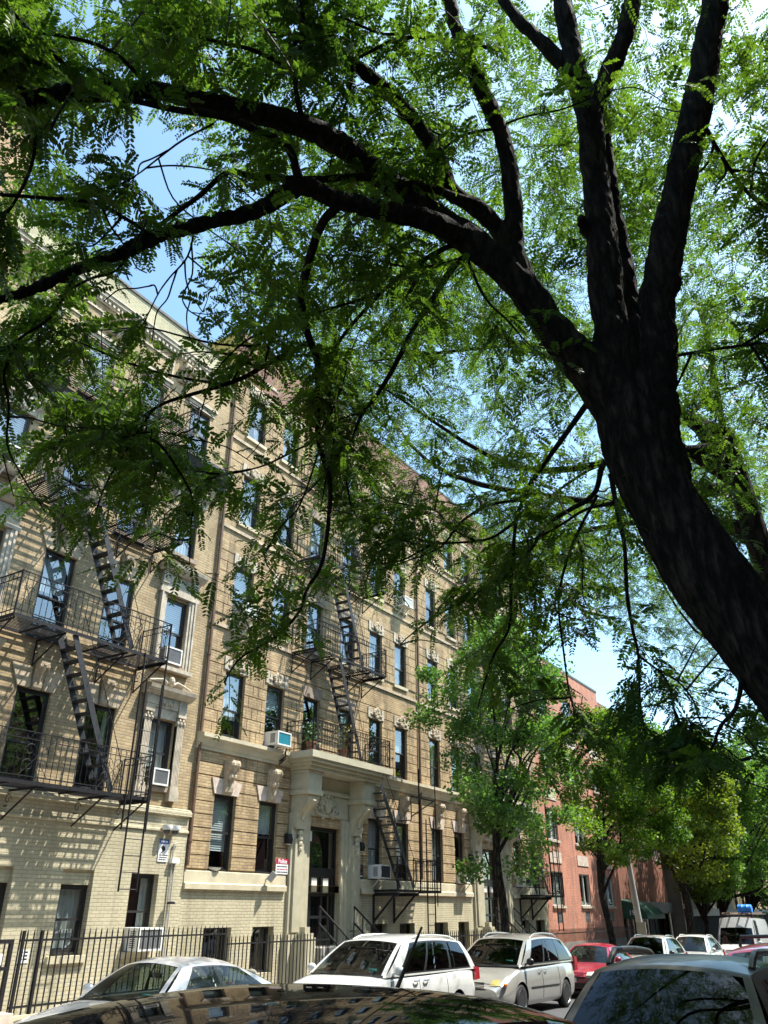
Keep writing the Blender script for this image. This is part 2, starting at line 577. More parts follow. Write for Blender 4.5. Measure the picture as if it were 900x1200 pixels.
    def mesh(self, name, mats, org=(0, 0, 0), smooth=None, local=False):
        me = bpy.data.meshes.new(name)
        v = np.array(self.v, float).reshape(-1, 3)
        if self.meas:
            v = v * K
            if not local:
                v = v + np.array([0, 0, CZ])
        v = v - np.array(org)
        me.from_pydata([tuple(p) for p in v], [], self.f)
        for m in (mats if isinstance(mats, (list, tuple)) else [mats]):
            me.materials.append(MATS[m])
        if len(me.materials) > 1:
            me.polygons.foreach_set('material_index', self.mi)
        bm = bmesh.new()
        bm.from_mesh(me)
        bmesh.ops.recalc_face_normals(bm, faces=bm.faces)
        bm.to_mesh(me)
        bm.free()
        if smooth is not None:
            me.shade_smooth()
            me.set_sharp_from_angle(angle=math.radians(smooth))
        return me

    def build(self, name, mats, parent=None, smooth=None):
        org = ORG.get(parent.name, (0, 0, 0)) if parent is not None else getattr(self, 'org', (0, 0, 0))
        o = bpy.data.objects.new(name, self.mesh(name, mats, org, smooth))
        COL.objects.link(o)
        if parent is not None:
            o.parent = parent
            ORG[o.name] = org
        else:
            o.location = org
            ORG[o.name] = org
        return o


ORG = {}


def thing(name, label, cat, loc=(0, 0, 0), group=None):
    o = bpy.data.objects.new(name, None)
    COL.objects.link(o)
    o.empty_display_size = 0.3
    o.location = loc
    ORG[o.name] = tuple(loc)
    return tag(o, label, cat, group)


def mthing(name, label, cat, X, Y, z, group=None):
    """a thing whose base is given in facade survey units"""
    return thing(name, label, cat, (X * K, Y * K, z * K + CZ), group)


def tag(o, label, cat, group=None):
    o['label'] = label
    o['category'] = cat
    if group:
        o['group'] = group
    return o


def struct(o, kind='structure'):
    o['kind'] = kind
    return o


def place(name, me, parent, loc):
    """a part sharing an existing mesh"""
    o = bpy.data.objects.new(name, me)
    COL.objects.link(o)
    o.parent = parent
    o.location = loc
    return o


def arc(c, r, a0, a1, n, plane='xz'):
    out = []
    for i in range(n + 1):
        a = math.radians(a0 + (a1 - a0) * i / n)
        if plane == 'xz':
            out.append((c[0] + r * math.cos(a), c[1], c[2] + r * math.sin(a)))
        else:
            out.append((c[0], c[1] + r * math.cos(a), c[2] + r * math.sin(a)))
    return out


def text_mesh(s, size, mat, bold=0.0):
    cu = bpy.data.curves.new('lettering', 'FONT')
    cu.body = s
    cu.size = size
    cu.align_x = 'CENTER'
    cu.align_y = 'CENTER'
    cu.extrude = 0.002
    cu.offset = bold
    o = bpy.data.objects.new('lettering', cu)
    COL.objects.link(o)
    dg = bpy.context.evaluated_depsgraph_get()
    me = bpy.data.meshes.new_from_object(o.evaluated_get(dg))
    bpy.data.objects.remove(o)
    bpy.data.curves.remove(cu)
    me.materials.clear()
    me.materials.append(MATS[mat])
    # stand the text up in the x-z plane, readable from -Y
    me.transform(Matrix.Rotation(math.radians(90), 4, 'X'))
    return me
# ------------------------------------------------------------------ setting: road, kerbs, pavements
def gm(X):
    """pavement height at the far facades, in survey units"""
    return (road_z(X * K) + 0.2 - CZ) / K


def strip(name, y0, y1, lift0, lift1, mat, x0=-60, x1=320, under=None):
    mb = MB()
    n = 38
    for i in range(n):
        a, b = x0 + (x1 - x0) * i / n, x0 + (x1 - x0) * (i + 1) / n
        mb.quad((a, y0, road_z(a) + lift0), (b, y0, road_z(b) + lift0), (b, y1, road_z(b) + lift1), (a, y1, road_z(a) + lift1))
    return struct(mb.build(name, mat))


NEARK, FARK = 1.0, 11.4
mb = MB()
for i in range(20):
    for j in range(2):
        a, b = -500 + 60 * i, -500 + 60 * (i + 1)
        c, d = [(-400, 0), (0, 500)][j]
        mb.quad((a, c, road_z(a) - 0.2), (b, c, road_z(b) - 0.2), (b, d, road_z(b) - 0.2), (a, d, road_z(a) - 0.2))
struct(mb.build('ground', 'concrete'))
strip('road', NEARK, FARK, 0, 0, 'asphalt')
strip('far_sidewalk', FARK + 0.15, D * K + 4, 0.14, 0.24, 'concrete')
strip('near_sidewalk', -3.2, NEARK - 0.15, 0.20, 0.14, 'concrete')
for y0, y1 in ((FARK, FARK + 0.15), (NEARK - 0.15, NEARK)):
    mb = MB()
    for i in range(76):
        a, b = -60 + 5 * i, -60 + 5 * (i + 1) - 0.012
        mb.add([(a, y0, road_z(a) - 0.1), (b, y0, road_z(b) - 0.1), (b, y1, road_z(b) - 0.1), (a, y1, road_z(a) - 0.1),
                (a, y0, road_z(a) + 0.145), (b, y0, road_z(b) + 0.145), (b, y1, road_z(b) + 0.145), (a, y1, road_z(a) + 0.145)],
               [(0, 3, 2, 1), (4, 5, 6, 7), (0, 1, 5, 4), (1, 2, 6, 5), (2, 3, 7, 6), (3, 0, 4, 7)])
    struct(mb.build('kerb', 'kerb_stone'))


# ------------------------------------------------------------------ windows
WCACHE = {}


def window_meshes(w, h, style, fill):
    key = (round(w, 3), round(h, 3), style, fill)
    if key in WCACHE:
        return WCACHE[key]
    fr = MB(True)
    t = 0.05 if style != 'slider' else 0.045
    fr.box(0, t, 0, 0.09, 0, h).box(w - t, w, 0, 0.09, 0, h).box(t, w - t, 0, 0.09, h - t, h).box(t, w - t, -0.01, 0.09, 0, t)
    pn = MB(True)
    if style == 'slider':
        fr.box(w / 2 - 0.03, w / 2 + 0.03, 0.005, 0.08, t, h - t)
        pn.quad((t, 0.05, t), (w / 2 - 0.03, 0.05, t), (w / 2 - 0.03, 0.05, h - t), (t, 0.05, h - t))
        pn.quad((w / 2 + 0.03, 0.03, t), (w - t, 0.03, t), (w - t, 0.03, h - t), (w / 2 + 0.03, 0.03, h - t))
    elif style == 'single':
        pn.quad((t, 0.05, t), (w - t, 0.05, t), (w - t, 0.05, h - t), (t, 0.05, h - t))
    else:
        m = h * (0.5 if style == 'sash' else 0.42)
        s = 0.038
        fr.box(t, w - t, 0.015, 0.045, m - 0.022, m + 0.022)                     # meeting rail
        fr.box(t, t + s, 0.015, 0.045, m + 0.022, h - t).box(w - t - s, w - t, 0.015, 0.045, m + 0.022, h - t).box(t + s, w - t - s, 0.015, 0.045, h - t - s, h - t)
        fr.box(t, t + s, 0.05, 0.08, t, m).box(w - t - s, w - t, 0.05, 0.08, t, m).box(t + s, w - t - s, 0.05, 0.08, t, t + s * 1.4)
        pn.quad((t + s, 0.03, m), (w - t - s, 0.03, m), (w - t - s, 0.03, h - t - s), (t + s, 0.03, h - t - s))
        pn.quad((t + s, 0.065, t), (w - t - s, 0.065, t), (w - t - s, 0.065, m), (t + s, 0.065, m))
    out = [('frame', fr.mesh('window', 'frame_white' if style == 'slider' else 'frame_dark', local=True)),
           ('pane', pn.mesh('pane', 'window_glass', local=True))]
    kind, _, frac = fill.partition(':')
    frac = float(frac or 0.5)
    if kind == 'blind':
        cb = MB(True)
        z1, z0 = h - t, h - t - (h - 2 * t) * frac
        k = max(3, int((z1 - z0) / 0.05))
        for i in range(k):
            a, b = z0 + (z1 - z0) * i / k, z0 + (z1 - z0) * (i + 1) / k
            cb.quad((t, 0.115, a), (w - t, 0.115, a), (w - t, 0.135, b), (t, 0.135, b))
        out.append(('blind', cb.mesh('blind', 'blind', local=True)))
    elif kind in ('curtain', 'drape'):
        cb = MB(True)
        k = 22
        z0 = t if kind == 'curtain' else h * (1 - frac)
        for i in range(k):
            a, b = t + (w - 2 * t) * i / k, t + (w - 2 * t) * (i + 1) / k
            if kind == 'curtain' and frac < 1 and frac / 2 < (i + 0.5) / k < 1 - frac / 2:
                continue
            ya, yb = 0.14 + 0.02 * math.sin(i * 1.7), 0.14 + 0.02 * math.sin((i + 1) * 1.7)
            cb.quad((a, ya, z0), (b, yb, z0), (b, yb, h - t), (a, ya, h - t))
        out.append(('curtain', cb.mesh('curtain', 'curtain', local=True)))
    WCACHE[key] = out
    return out


def window(root, X0, X1, Z0, Z1, Y, style='sash', fill='none', sill='cream_stone', rec=0.06, sill_h=0.1):
    """a window set back in its opening: window > pane, curtain or blind, sill"""
    ms = window_meshes(X1 - X0, Z1 - Z0, style, fill)
    org = np.array(ORG[root.name])
    loc = np.array([X0, Y + rec, Z0]) * K + np.array([0, 0, CZ]) - org
    w = place('window', ms[0][1], root, loc)
    for n, me in ms[1:]:
        place(n, me, w, (0, 0, 0))
    if sill:
        key = ('sill', round(X1 - X0, 3), sill)
        if key not in WCACHE:
            WCACHE[key] = MB(True).box(-0.07, X1 - X0 + 0.07, -rec - 0.07, 0.0, -sill_h, -0.001).mesh('sill', sill, local=True)
        place('sill', WCACHE[key], w, (0, 0, 0))
    return w


FILLS = ['blind:0.5', 'none', 'blind:0.95', 'curtain:0.6', 'drape:0.7', 'blind:0.8', 'blind:0.35', 'curtain:1', 'blind:0.75', 'none', 'drape:0.45']


def relief(mb, xs, zs, solid, yf, yb):
    """raised blocks: front faces where solid(x,z), with edges back to the wall"""
    nx, nz = len(xs) - 1, len(zs) - 1
    M = [[solid((xs[i] + xs[i + 1]) / 2, (zs[j] + zs[j + 1]) / 2) for j in range(nz)] for i in range(nx)]
    for i in range(nx):
        for j in range(nz):
            if not M[i][j]:
                continue
            a, b, c, d = xs[i], xs[i + 1], zs[j], zs[j + 1]
            mb.quad((a, yf, c), (b, yf, c), (b, yf, d), (a, yf, d))
            if i == 0 or not M[i - 1][j]:
                mb.quad((a, yf, c), (a, yf, d), (a, yb, d), (a, yb, c))
            if i == nx - 1 or not M[i + 1][j]:
                mb.quad((b, yf, c), (b, yb, c), (b, yb, d), (b, yf, d))
            if j == 0 or not M[i][j - 1]:
                mb.quad((a, yf, c), (a, yb, c), (b, yb, c), (b, yf, c))
            if j == nz - 1 or not M[i][j + 1]:
                mb.quad((a, yf, d), (b, yf, d), (b, yb, d), (a, yb, d))


def rustic(mb, X0, X1, zones, Y, holes, prot=0.03, row=0.29, gap=0.026, quoins=True):
    for Z0, Z1 in zones:
        n = max(1, round((Z1 - Z0) / row))
        h = (Z1 - Z0) / n
        for r in range(n):
            a, b = Z0 + r * h + gap, Z0 + (r + 1) * h
            hs = [q for q in holes if q[2] < b - 0.01 and q[3] > a + 0.01]
            vj = []
            if quoins:
                for q in hs:
                    off = 0.17 if r % 2 else 0.33
                    vj += [(q[0] - off - 0.01, q[0] - off + 0.011), (q[1] + off - 0.01, q[1] + off + 0.011)]
            xs = sorted({X0, X1, *[t for q in hs for t in (q[0], q[1])], *[t for v in vj for t in v]})
            xs = [x for x in xs if X0 <= x <= X1]
            zs = sorted({a, b, *[t for q in hs for t in (q[2], q[3]) if a < t < b]})
            relief(mb, xs, zs, lambda x, z: not any(q[0] < x < q[1] and q[2] < z < q[3] for q in hs) and not any(v[0] < x < v[1] for v in vj), Y - prot, Y)


def shell(root, X0, X1, Y, zt, depth, side_mat, roof_mat='coping_metal', left=True, right=True):
    """the hidden volume behind a facade: party walls, back and roof"""
    zb = gm(X1) - 0.6
    m = MB(True)
    if left:
        m.quad((X0, Y, zb), (X0, Y + depth, zb), (X0, Y + depth, zt), (X0, Y, zt))
    if right:
        m.quad((X1, Y, zb), (X1, Y, zt), (X1, Y + depth, zt), (X1, Y + depth, zb))
    m.quad((X0, Y + depth, zb), (X1, Y + depth, zb), (X1, Y + depth, zt), (X0, Y + depth, zt))
    m.build('side_wall', side_mat, root)
    MB(True).quad((X0, Y + 0.31, zt - 0.5), (X1, Y + 0.31, zt - 0.5), (X1, Y + depth, zt - 0.5), (X0, Y + depth, zt - 0.5)).build('roof', roof_mat, root)
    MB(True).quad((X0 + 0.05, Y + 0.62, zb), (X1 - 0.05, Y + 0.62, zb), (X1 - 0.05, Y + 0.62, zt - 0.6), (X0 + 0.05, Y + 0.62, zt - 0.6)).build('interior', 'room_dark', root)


def scroll_console(mb, xc, w, Y, z0, z1, proj):
    """an S-shaped carved bracket, thick at the top"""
    h = z1 - z0
    prof = [(Y, z1), (Y - proj, z1), (Y - proj * 1.02, z1 - 0.08 * h), (Y - proj * 0.98, z1 - 0.22 * h), (Y - proj * 0.75, z1 - 0.34 * h), (Y - proj * 0.52, z1 - 0.5 * h),
            (Y - proj * 0.40, z1 - 0.66 * h), (Y - proj * 0.42, z1 - 0.8 * h), (Y - proj * 0.36, z1 - 0.92 * h), (Y - proj * 0.2, z0), (Y, z0)]
    mb.prism(prof, 'x', xc - w / 2, xc + w / 2)
    for s in (-1, 1):                                             # the volutes on the cheeks
        mb.lathe([(0.001, -0.012), (0.32 * proj + 0.03, -0.012), (0.3 * proj + 0.03, 0.012), (0.001, 0.014)], (xc + s * w / 2, Y - proj * 0.58, z1 - 0.2 * h), 'x', 10)
    mb.tube([(xc, Y - proj * 1.0, z1 - 0.12 * h), (xc, Y - proj * 0.55, z1 - 0.48 * h), (xc, Y - proj * 0.42, z1 - 0.75 * h)], [w * 0.2, w * 0.16, w * 0.1], 6)


def wreath(mb, xc, Y, zc, r, t):
    n = 14
    for k in range(n):
        a = 2 * math.pi * k / n
        rr = r * random.uniform(0.75, 1.2)
        mb.ball((xc + rr * math.cos(a), Y - t, zc + rr * math.sin(a)), t * random.uniform(1.2, 1.9), t * random.uniform(0.8, 1.3), t * random.uniform(1.2, 1.9), 6, 4)
    mb.ball((xc, Y - t * 0.5, zc), r * 0.7, t * 1.3, r * 0.8, 8, 5)


# ------------------------------------------------------------------ fire escapes
def balcony(root, X0, X1, zf, Yw, depth=0.95, rail=0.84, hole=None, panels=(), brackets=(), mat='iron', end_l=True, end_r=True, gap=None):
    Yf = Yw - depth
    p = MB(True)
    p.box(X0, X1, Yf, Yf + 0.012, zf - 0.07, zf).box(X0, X1, Yw - 0.02, Yw - 0.008, zf - 0.05, zf)
    p.box(X0, X0 + 0.012, Yf + 0.012, Yw - 0.02, zf - 0.07, zf).box(X1 - 0.012, X1, Yf + 0.012, Yw - 0.02, zf - 0.07, zf)
    n = int(depth / 0.073)
    for i in range(1, n):
        y = Yf + depth * i / n
        segs = [(X0 + 0.014, X1 - 0.014)]
        if hole and hole[2] < y < hole[3]:
            segs = [(X0 + 0.014, hole[0]), (hole[1], X1 - 0.014)]
        for a, b in segs:
            if b - a > 0.05:
                p.box(a, b, y - 0.017, y + 0.017, zf - 0.012, zf - 0.003)
    k = max(2, int((X1 - X0) / 0.75))
    for i in range(1, k):
        x = X0 + (X1 - X0) * i / k
        if hole and hole[0] < x < hole[1]:
            continue
        p.box(x - 0.018, x + 0.018, Yf + 0.014, Yw - 0.022, zf - 0.04, zf - 0.014)
    plat = p.build('platform', mat, root)
    r = MB(True)
    zt = zf + rail

    def run(a, b):
        a, b = np.array(a), np.array(b)
        L = np.linalg.norm(b - a)
        for hgt, t in ((rail, 0.03), (rail - 0.13, 0.016), (0.07, 0.018)):
            r.bar(a + (0, 0, hgt), b + (0, 0, hgt), t, 0.016)
        m = max(1, int(L / 0.125))
        for i in range(m + 1):
            q = a + (b - a) * i / m
            r.tube([q + (0, 0, 0.0), q + (0, 0, rail)], 0.0078, 4, caps=False)
        for q in (a, b):
            r.tube([q - (0, 0, 0.05), q + (0, 0, rail + 0.02)], 0.015, 5)
        for i in range(m):                                     # small rings between the two upper rails
            if i % 2 == 0:
                q = a + (b - a) * (i + 0.5) / m
                r.tube([(q[0] + 0.045 * math.cos(t) * (b - a)[0] / L, q[1] + 0.045 * math.cos(t) * (b - a)[1] / L, q[2] + rail - 0.065 + 0.045 * math.sin(t)) for t in np.linspace(0, 2 * math.pi, 9)], 0.005, 3, caps=False)
    if gap:
        run((X0, Yf, zf), (gap[0], Yf, zf))
        r.build('railing', mat, plat)
        r = MB(True)
        run((gap[1], Yf, zf), (X1, Yf, zf))
    else:
        run((X0, Yf, zf), (X1, Yf, zf))
    if end_l:
        run((X0, Yf + 0.02, zf), (X0, Yw - 0.01, zf))
    if end_r:
        run((X1, Yf + 0.02, zf), (X1, Yw - 0.01, zf))
    for a, b in panels:                                        # wrought scroll panels
        c, w = (a + b) / 2, (b - a)
        for s in (-1, 1):
            for zc, fl in ((0.25, 1), (0.52, -1)):
                pts = []
                for t in np.linspace(0, 2.2 * math.pi, 16):
                    rad = w * 0.22 * (1 - t / 9.0)
                    pts.append((c + s * (w * 0.24) + s * fl * rad * math.cos(t), Yf - 0.004, zf + zc + rad * math.sin(t)))
                r.tube(pts, 0.0075, 4, caps=False)
        r.tube([(a, Yf, zf + 0.07), (c, Yf - 0.006, zf + 0.4), (b, Yf, zf + 0.7)], 0.006, 4, caps=False)
        r.tube([(b, Yf, zf + 0.07), (c, Yf - 0.006, zf + 0.4), (a, Yf, zf + 0.7)], 0.006, 4, caps=False)
    r.build('railing', mat, plat)
    for x in brackets:
        b = MB(True)
        b.bar((x, Yw, zf - 0.09), (x, Yf + 0.02, zf - 0.09), 0.02, 0.04)
        b.bar((x, Yw - 0.01, zf - 0.62), (x, Yw - 0.01, zf - 0.07), 0.02, 0.03, up=(0, 1, 0))
        b.bar((x, Yw - 0.01, zf - 0.6), (x, Yf + 0.12, zf - 0.1), 0.02, 0.03)
        b.bar((x, Yw - 0.13, zf - 0.36), (x, Yw - 0.01, zf - 0.36), 0.014, 0.02)
        b.tube([(x, Yw - 0.12 - 0.1 * math.cos(t) * (1 - t / 10), zf - 0.24 + 0.1 * math.sin(t) * (1 - t / 10)) for t in np.linspace(0, 7, 14)], 0.008, 4)
        b.build('bracket', mat, plat)
    return plat


def stair(root, xa, za, xb, zb, yc, w=0.5, mat='iron_worn', rail_side=-1, treads=None):
    s = MB(True)
    a, b = np.array([xa, yc, za]), np.array([xb, yc, zb])
    for d in (-w / 2, w / 2):
        s.bar(a + (0, d, 0), b + (0, d, 0), 0.014, 0.13)
    n = treads or max(4, int(abs(za - zb) / 0.235))
    for i in range(1, n):
        q = a + (b - a) * i / n
        s.box(q[0] - 0.085, q[0] + 0.085, yc - w / 2 + 0.008, yc + w / 2 - 0.008, q[2] - 0.012, q[2] + 0.012)
    st = s.build('stair', mat, root)
    h = MB(True)
    for d in (rail_side * (w / 2 + 0.02),):
        o = np.array([0, d, 0])
        pts = [a + o + (0, 0, 0.05), a + o + (0.16, 0, 0.42), a * 0.5 + b * 0.5 + o + (0.18, 0, 0.5), b + o + (0.12, 0, 0.62), b + o + (0.16, 0, 0.5), b + o]
        h.tube(pts, 0.0085, 5)
        for f in (0.33, 0.66):
            q = a * (1 - f) + b * f + o
            h.tube([q, q + (0.17, 0, 0.46)], 0.007, 4)
    h.build('handrail', mat, st)
    return st


def drop_ladder(root, x0, x1, z0, z1, y, mat='iron', step=0.3):
    m = MB(True)
    for x in (x0, x1):
        m.bar((x, y, z0), (x, y, z1), 0.02, 0.035, up=(0, 1, 0))
    z = z0 + 0.04
    while z < z1 - 0.05:
        m.tube([(x0, y, z), (x1, y, z)], 0.009, 5)
        z += step
    return m.build('drop_ladder', mat, root)


# ------------------------------------------------------------------ air conditioners
def air_conditioner(label, X0, X1, Z0, Z1, Y, grille='ac_grey', case='ac_white', proj=0.42, bracket=True):
    r = mthing('air_conditioner', label, 'air conditioner', (X0 + X1) / 2, Y, Z0, 'air conditioners in the windows')
    c = MB(True)
    yf = Y - proj
    c.box(X0, X1, yf + 0.02, Y + 0.28, Z0, Z1)
    t = 0.035
    for a, b, cc, d in ((X0, X1, Z1 - t, Z1), (X0, X1, Z0, Z0 + t), (X0, X0 + t, Z0 + t, Z1 - t), (X1 - t, X1, Z0 + t, Z1 - t)):
        c.box(a, b, yf - 0.012, yf + 0.018, cc, d)
    c.build('case', case, r)
    g = MB(True)
    g.box(X0 + t, X1 - t, yf + 0.004, yf + 0.016, Z0 + t, Z1 - t)
    k = 13
    for i in range(1, k):
        x = X0 + t + (X1 - X0 - 2 * t) * i / k
        g.box(x - 0.004, x + 0.004, yf - 0.004, yf + 0.003, Z0 + t, Z1 - t)
    g.build('grille', grille, r)
    for sx in (X0 - 0.004, X1 + 0.001):
        v = MB(True)
        for i in range(9):
            z = Z0 + 0.07 + (Z1 - Z0 - 0.14) * i / 8
            v.box(sx, sx + 0.003, yf + 0.09, yf + 0.25, z - 0.008, z + 0.008)
        v.build('side_vent', 'ac_dark', r)
    if bracket:
        for x in (X0 + 0.12, X1 - 0.12):
            MB(True).bar((x, Y - 0.0, Z0 - 0.3), (x, yf + 0.12, Z0 - 0.012), 0.03, 0.025).build('bracket', 'ac_white', r)
    return r


# ------------------------------------------------------------------ tenement with orange brick, top left
Y = D
t0 = mthing('apartment_building', 'tall orange brick building glimpsed above the branches, leftmost on the street', 'building', 2.0, Y, gm(2.0))
hol = [(x, x + 0.8, z, z + 1.7) for x in (-3.6, -1.6, 0.4, 2.4, 4.6) for z in (0.4, 3.5, 6.6, 9.7, 12.8)]
MB(True).sheet(-5.0, 6.49, gm(0) - 0.6, 17.1, Y, hol, 0.2).build('wall', 'orange_brick', t0)
MB(True).prism([(Y - 0.001, 17.1), (Y - 0.14, 17.1), (Y - 0.14, 17.22), (Y + 0.3, 17.22), (Y + 0.3, 17.1)], 'x', -5.0, 6.49).build('coping', 'coping_metal', t0)
for i, h in enumerate(hol):
    window(t0, *h, Y, 'sash', FILLS[i % 11])
shell(t0, -5.0, 6.49, Y, 17.1, 13, 'orange_brick')

# ------------------------------------------------------------------ tan tenement with stone window surrounds
b1 = mthing('tenement_building', 'tan brick tenement on a painted cream base with pilastered stone window surrounds', 'building', 10.2, Y, gm(10.2))
B1L, B1R = 6.5, 13.925
C1 = (7.65, 9.39, 11.05, 12.79)
F1 = ((2.28, 3.95), (5.25, 6.9), (8.1, 9.68), (11.1, 12.55))
hol = []
for ci, c in enumerate(C1):
    for fi, (a, b) in enumerate(F1):
        w = 0.37 if ci in (0, 3) else 0.39
        lo = a + (0.2 if ci in (0, 3) and fi == 0 else -0.1 if ci in (1, 2) else 0)
        hol.append((c - w, c + w, lo, b))
MB(True).sheet(B1L, B1R, 2.0, 14.06, Y, hol, 0.22).build('wall', 'tan_brick', b1)
ghol = [(10.74, 11.48, -0.77, 0.72), (12.44, 13.2, -0.75, 0.70), (8.95, 9.68, -0.77, 0.72), (7.2, 7.95, -0.75, 0.7)]
gb = MB(True).sheet(B1L, B1R, gm(B1R) - 0.6, 1.92, Y - 0.05, ghol, 0.24)
gb.box(10.74, 11.48, Y + 0.02, Y + 0.1, 0.452, 0.72).box(8.95, 9.68, Y + 0.02, Y + 0.1, 0.452, 0.72)
gb.build('base_wall', 'cream_brick', b1)
fills = ['curtain:0.5', 'none', 'blind:0.55', 'blind:0.6', 'none', 'drape:0.5', 'none', 'blind:0.9', 'curtain:0.4', 'none', 'blind:0.3', 'none', 'drape:0.7', 'blind:0.5', 'curtain:1', 'none']
for i, h in enumerate(hol):
    window(b1, *h, Y, 'sash' if i // 4 in (0, 3) else 'deep', fills[i], sill='brown_stone')
for i, h in enumerate(ghol):
    window(b1, h[0], h[1], h[2], 0.45 if i in (0, 2) else h[3], Y - 0.05, 'sash', ['drape:0.9', 'curtain:0.5', 'none', 'drape:0.6'][i], sill='cream_stone', rec=0.14, sill_h=0.12)
tr = MB(True)
tr.prism([(Y - 0.03, 1.92), (Y - 0.13, 1.92), (Y - 0.13, 2.0), (Y - 0.10, 2.02), (Y - 0.10, 2.05), (Y, 2.08)], 'x', B1L, B1R)
tr.prism([(Y - 0.051, 1.56), (Y - 0.085, 1.57), (Y - 0.085, 1.61), (Y - 0.051, 1.63)], 'x', B1L, B1R)
tr.build('base_ledge', 'cream_brick', b1)
ci = MB(True)
ci.prism([(Y - 0.001, 10.42), (Y - 0.08, 10.42), (Y - 0.1, 10.55), (Y - 0.2, 10.62), (Y - 0.34, 10.8), (Y - 0.38, 10.8), (Y - 0.38, 10.9), (Y, 11.0)], 'x', B1L, 8.5)
ci.prism([(Y - 0.001, 10.42), (Y - 0.08, 10.42), (Y - 0.1, 10.55), (Y - 0.2, 10.62), (Y - 0.34, 10.8), (Y - 0.38, 10.8), (Y - 0.38, 10.9), (Y, 11.0)], 'x', 11.95, B1R)
ci.prism([(Y - 0.001, 10.6), (Y - 0.07, 10.6), (Y - 0.09, 10.78), (Y - 0.001, 10.8)], 'x', 8.5, 11.95)
ci.build('cornice', 'dark_metal', b1)
fz = MB(True)
fz.prism([(Y - 0.001, 13.72), (Y - 0.05, 13.72), (Y - 0.05, 13.84), (Y - 0.13, 13.9), (Y - 0.13, 14.0), (Y - 0.16, 14.0), (Y - 0.16, 14.06), (Y, 14.08)], 'x', B1L, B1R)
x = B1L + 0.05
while x < B1R - 0.05:
    fz.box(x, x + 0.07, Y - 0.1, Y - 0.051, 13.76, 13.85)
    x += 0.14
fz.build('frieze', 'white_stone', b1)
pp = MB(True).box(B1L + 0.004, B1R - 0.004, Y + 0.02, Y + 0.3, 14.06, 14.76).build('parapet', 'pale_brick', b1)
MB(True).prism([(Y - 0.02, 14.76), (Y - 0.03, 14.83), (Y + 0.33, 14.86), (Y + 0.33, 14.76)], 'x', B1L, B1R).build('coping', 'coping_metal', pp)
for xc in (9.45, 9.72, 11.9, 12.15, 7.0, 7.27):
    co = MB(True)
    scroll_console(co, xc, 0.17, Y, 12.98, 13.5, 0.3)
    co.build('corbel', 'carved_stone', b1)
for xa, xb in ((7.6, 9.2), (10.1, 11.6)):
    pn = MB(True)
    for z in (12.95, 13.45):
        pn.box(xa, xb, Y - 0.04, Y - 0.002, z, z + 0.05)
    for xx in (xa, xb - 0.05):
        pn.box(xx, xx + 0.05, Y - 0.04, Y - 0.002, 13.0, 13.45)
    pn.build('brick_panel', 'white_stone', b1)
shell(b1, B1L, B1R, Y, 14.7, 13, 'tan_brick')
# splayed stone arches with scrolled keystones over the fire-escape windows
for c in C1[1:3]:
    for fi in (0, 1, 2):
        zt = F1[fi][1]
        hh = 0.42
        xs0 = [-0.42, -0.13, 0.13, 0.42]
        xs1 = [-0.62, -0.17, 0.17, 0.62]
        for k in (0, 2):
            m = MB(True)
            m.prism([(c + xs0[k] + 0.006, zt), (c + xs0[k + 1] - 0.006, zt), (c + xs1[k + 1] - 0.006, zt + hh), (c + xs1[k] + 0.006, zt + hh)], 'y', Y - 0.035, Y - 0.001)
            lin = m.build('lintel', 'carved_stone', b1)
        kk = MB(True)
        scroll_console(kk, c, 0.2, Y - 0.002, zt - 0.02, zt + hh + 0.12, 0.2)
        kk.build('keystone', 'carved_stone', b1)
